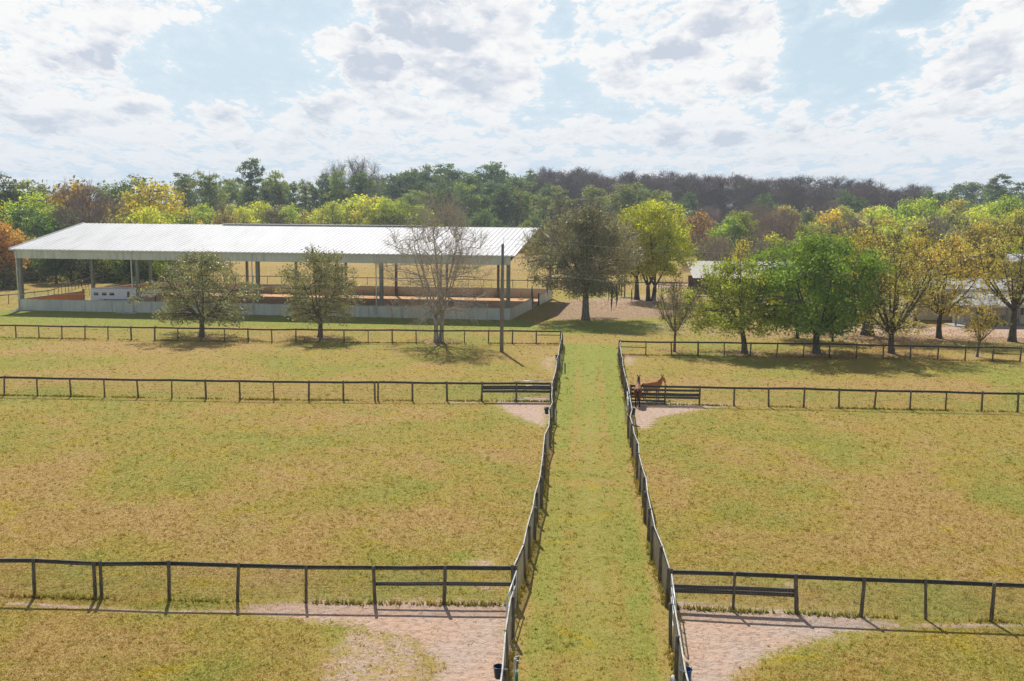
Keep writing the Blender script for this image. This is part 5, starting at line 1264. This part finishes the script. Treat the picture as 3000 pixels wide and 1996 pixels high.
# --- undergrowth and the closed wood far behind: nobody could count it
def scatter_leaves(name, boxes, size, colr, seed):
    rng = np.random.default_rng(seed); Ps = []
    for (x0, x1, Z0_, Z1_, h, n) in boxes:
        xx = rng.uniform(x0, x1, n); Z_ = rng.uniform(Z0_, Z1_, n); X_ = (xx-1500)*Z_/FPX
        hh = h*(.45+.35*np.sin(X_*.31+Z_)+.30*np.sin(X_*.83+1.7)+.2*rng.random(n)); Ps.append(np.stack([X_, Z_, np.clip(hh, .3, None)*rng.random(n)**.8], 1))
    C = np.vstack(Ps); V, F = leaves(C, size, .7, rng=rng)
    cl = np.clip(.5+.4*np.sin(C[:, 0]*.21)+.2*rng.normal(size=len(C)), 0, 1)
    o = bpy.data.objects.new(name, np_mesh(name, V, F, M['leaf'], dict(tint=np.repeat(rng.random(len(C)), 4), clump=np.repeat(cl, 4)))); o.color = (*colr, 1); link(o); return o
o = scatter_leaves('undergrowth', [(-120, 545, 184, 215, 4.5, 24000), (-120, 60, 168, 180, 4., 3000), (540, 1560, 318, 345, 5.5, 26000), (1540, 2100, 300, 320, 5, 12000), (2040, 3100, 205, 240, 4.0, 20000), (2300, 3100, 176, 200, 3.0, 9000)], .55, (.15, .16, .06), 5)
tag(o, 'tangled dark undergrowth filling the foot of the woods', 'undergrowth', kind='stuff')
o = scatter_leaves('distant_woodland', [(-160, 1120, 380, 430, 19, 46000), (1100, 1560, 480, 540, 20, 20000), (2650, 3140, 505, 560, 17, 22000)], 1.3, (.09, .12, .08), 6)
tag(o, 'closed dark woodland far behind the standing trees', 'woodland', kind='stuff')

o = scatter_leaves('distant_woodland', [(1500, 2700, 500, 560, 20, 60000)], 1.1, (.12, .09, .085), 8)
tag(o, 'brown bare woodland closing the gaps of the cypress swamp', 'woodland', kind='stuff')

# ------------------------------------------------------------------ grass blades, hay, fallen leaves
def tufts(name, n, y0, y1, hmin, hmax, wid, seed, blades=3, keep_sand=.10, power=1.0):
    rng = np.random.default_rng(seed)
    Y = (y0**-.5-rng.random(n)*(y0**-.5-y1**-.5))**-2.0; X = (rng.random(n)*2-1)*(.515*Y+3)
    s_, g_, l_, d_ = masks(X, Y)
    k = (rng.random(n) > np.clip(s_*1.5, 0, 1-keep_sand)*1.0) & (rng.random(n) > l_*.5)
    X, Y, s_, g_, l_, d_ = [a[k] for a in (X, Y, s_, g_, l_, d_)]; n = len(X)
    r = lambda a: np.repeat(a, blades); wid = wid*np.repeat(Y, blades)*np.repeat(np.clip(1.25-Y/160, .6, 1), blades)
    N = n*blades; bx, by = r(X)+rng.normal(0, 1, N)*wid*.8, r(Y)+rng.normal(0, 1, N)*wid*.8
    a = rng.uniform(0, math.pi, N); h = r(hmin+(hmax-hmin)*rng.random(n)**2)*rng.uniform(.6, 1.2, N)*np.clip(.8+wid*8, .9, 1.8); wd = wid*rng.uniform(.5, 1.1, N)
    lx, ly_ = rng.normal(0, .6, N)*h, rng.normal(0, .6, N)*h
    dx, dy = np.cos(a)*wd/2, np.sin(a)*wd/2
    V = np.stack([np.stack([bx-dx, by-dy, np.zeros(N)], 1), np.stack([bx+dx, by+dy, np.zeros(N)], 1), np.stack([bx+lx, by+ly_, h], 1)], 1).reshape(-1, 3)
    F = np.arange(3*N).reshape(-1, 3); at3 = lambda q: np.repeat(r(q), 3)
    tint = np.repeat(np.clip(r(rng.random(n))*.6+rng.random(N)*.4, 0, 1), 3)
    o = bpy.data.objects.new(name, np_mesh(name, V, F, M['blades'], dict(sand=at3(s_)*.25, green=at3(g_), litter=at3(l_)*.6, dry=at3(d_), tint=tint)))
    link(o); tag(o, 'short dry and green paddock grass', 'grass', kind='stuff'); return o
tufts('grass', 800000, 25, 240, .015, .045, .00080, 21, 3, keep_sand=.03)
# coarser clumps standing above the sward, along the fences too
tufts('grass', 12000, 25, 120, .05, .11, .0013, 24, 6, keep_sand=.01)
# longer grass left standing along the foot of the fences
rng = np.random.default_rng(61); xs, ys_ = [], []
for q in FENCES[:10]:
    d = np.r_[0, np.cumsum(np.hypot(*np.diff(q, axis=0).T))]; n = int(d[-1]*38); s_ = rng.random(n)*d[-1]
    s_ = s_[np.sin(s_*1.3)+np.sin(s_*.37+1)+rng.normal(0, .7, n) > -.1]
    xs.append(np.interp(s_, d, q[:, 0])+rng.normal(0, .07, len(s_))); ys_.append(np.interp(s_, d, q[:, 1])+rng.normal(0, .07, len(s_)))
X = np.concatenate(xs); Y = np.concatenate(ys_); s_, g_, l_, d_ = masks(X, Y); N = len(X)*3
bx, by = np.repeat(X, 3)+rng.normal(0, .02, N), np.repeat(Y, 3)+rng.normal(0, .02, N); h = rng.uniform(.06, .20, N); a = rng.uniform(0, 3.14, N); wd = .018+.0004*by
V = np.stack([np.stack([bx-np.cos(a)*wd, by-np.sin(a)*wd, np.zeros(N)], 1), np.stack([bx+np.cos(a)*wd, by+np.sin(a)*wd, np.zeros(N)], 1), np.stack([bx+rng.normal(0, .4, N)*h, by+rng.normal(0, .4, N)*h, h], 1)], 1).reshape(-1, 3)
r9 = lambda q: np.repeat(np.repeat(q, 3), 3)
o = bpy.data.objects.new('grass', np_mesh('grass', V, np.arange(3*N).reshape(-1, 3), M['blades'], dict(sand=r9(s_)*0, green=r9(np.clip(g_+.25, 0, 1)), litter=r9(l_)*.4, dry=r9(d_), tint=np.repeat(rng.random(N)*.7, 3))))
link(o); tag(o, 'longer grass along the foot of the fences', 'grass', kind='stuff')
# fallen leaves under the trees
rng = np.random.default_rng(77); Ps = []
for x, y, r_, n in ((1713, 812, 4.5, 1500), (1880, 816, 5, 2500), (2052, 816, 5, 2200), (1553, 808, 2, 400), (1360, 705, 9, 3500), (2000, 770, 16, 7000), (2250, 785, 14, 4500), (465, 772, 3.5, 700), (737, 778, 3.5, 700), (1011, 786, 3.5, 700), (1750, 765, 12, 2500)):
    c = atd(x, y); a = rng.uniform(0, 6.28, n); rr = r_*np.sqrt(rng.random(n)); Ps.append(np.stack([c.x+rr*np.cos(a), c.y+rr*np.sin(a)*.8, rng.uniform(.01, .06, n)], 1))
C = np.vstack(Ps); V, F = leaves(C, .13, .8, up=0, rng=rng); V[:, 2] = np.abs(V[:, 2])*.6+.01
o = bpy.data.objects.new('fallen_leaves', np_mesh('fallen_leaves', V, F, M['leaf'], dict(tint=np.repeat(rng.random(len(C)), 4), clump=np.repeat(rng.random(len(C)), 4)))); o.color = (.36, .22, .12, 1); link(o)
tag(o, 'tan fallen leaves lying under the trees', 'fallen leaves', kind='stuff')

# ------------------------------------------------------------------ humid air
HAZE = 0.00028
mb = MB(); mb.box((0, 330, 24), (1500, 760, 50)); hz = mb.build('haze', None)
m, t = mat('humid_air'); v = t.node('ShaderNodeVolumePrincipled'); t.put(v.inputs['Color'], (.78, .88, 1.0)); v.inputs['Density'].default_value = HAZE; v.inputs['Anisotropy'].default_value = .3
t.l.new(v.outputs[0], t.out.inputs['Volume']); hz.data.materials.append(m); tag(hz, kind='stuff')
m.cycles.homogeneous_volume = True
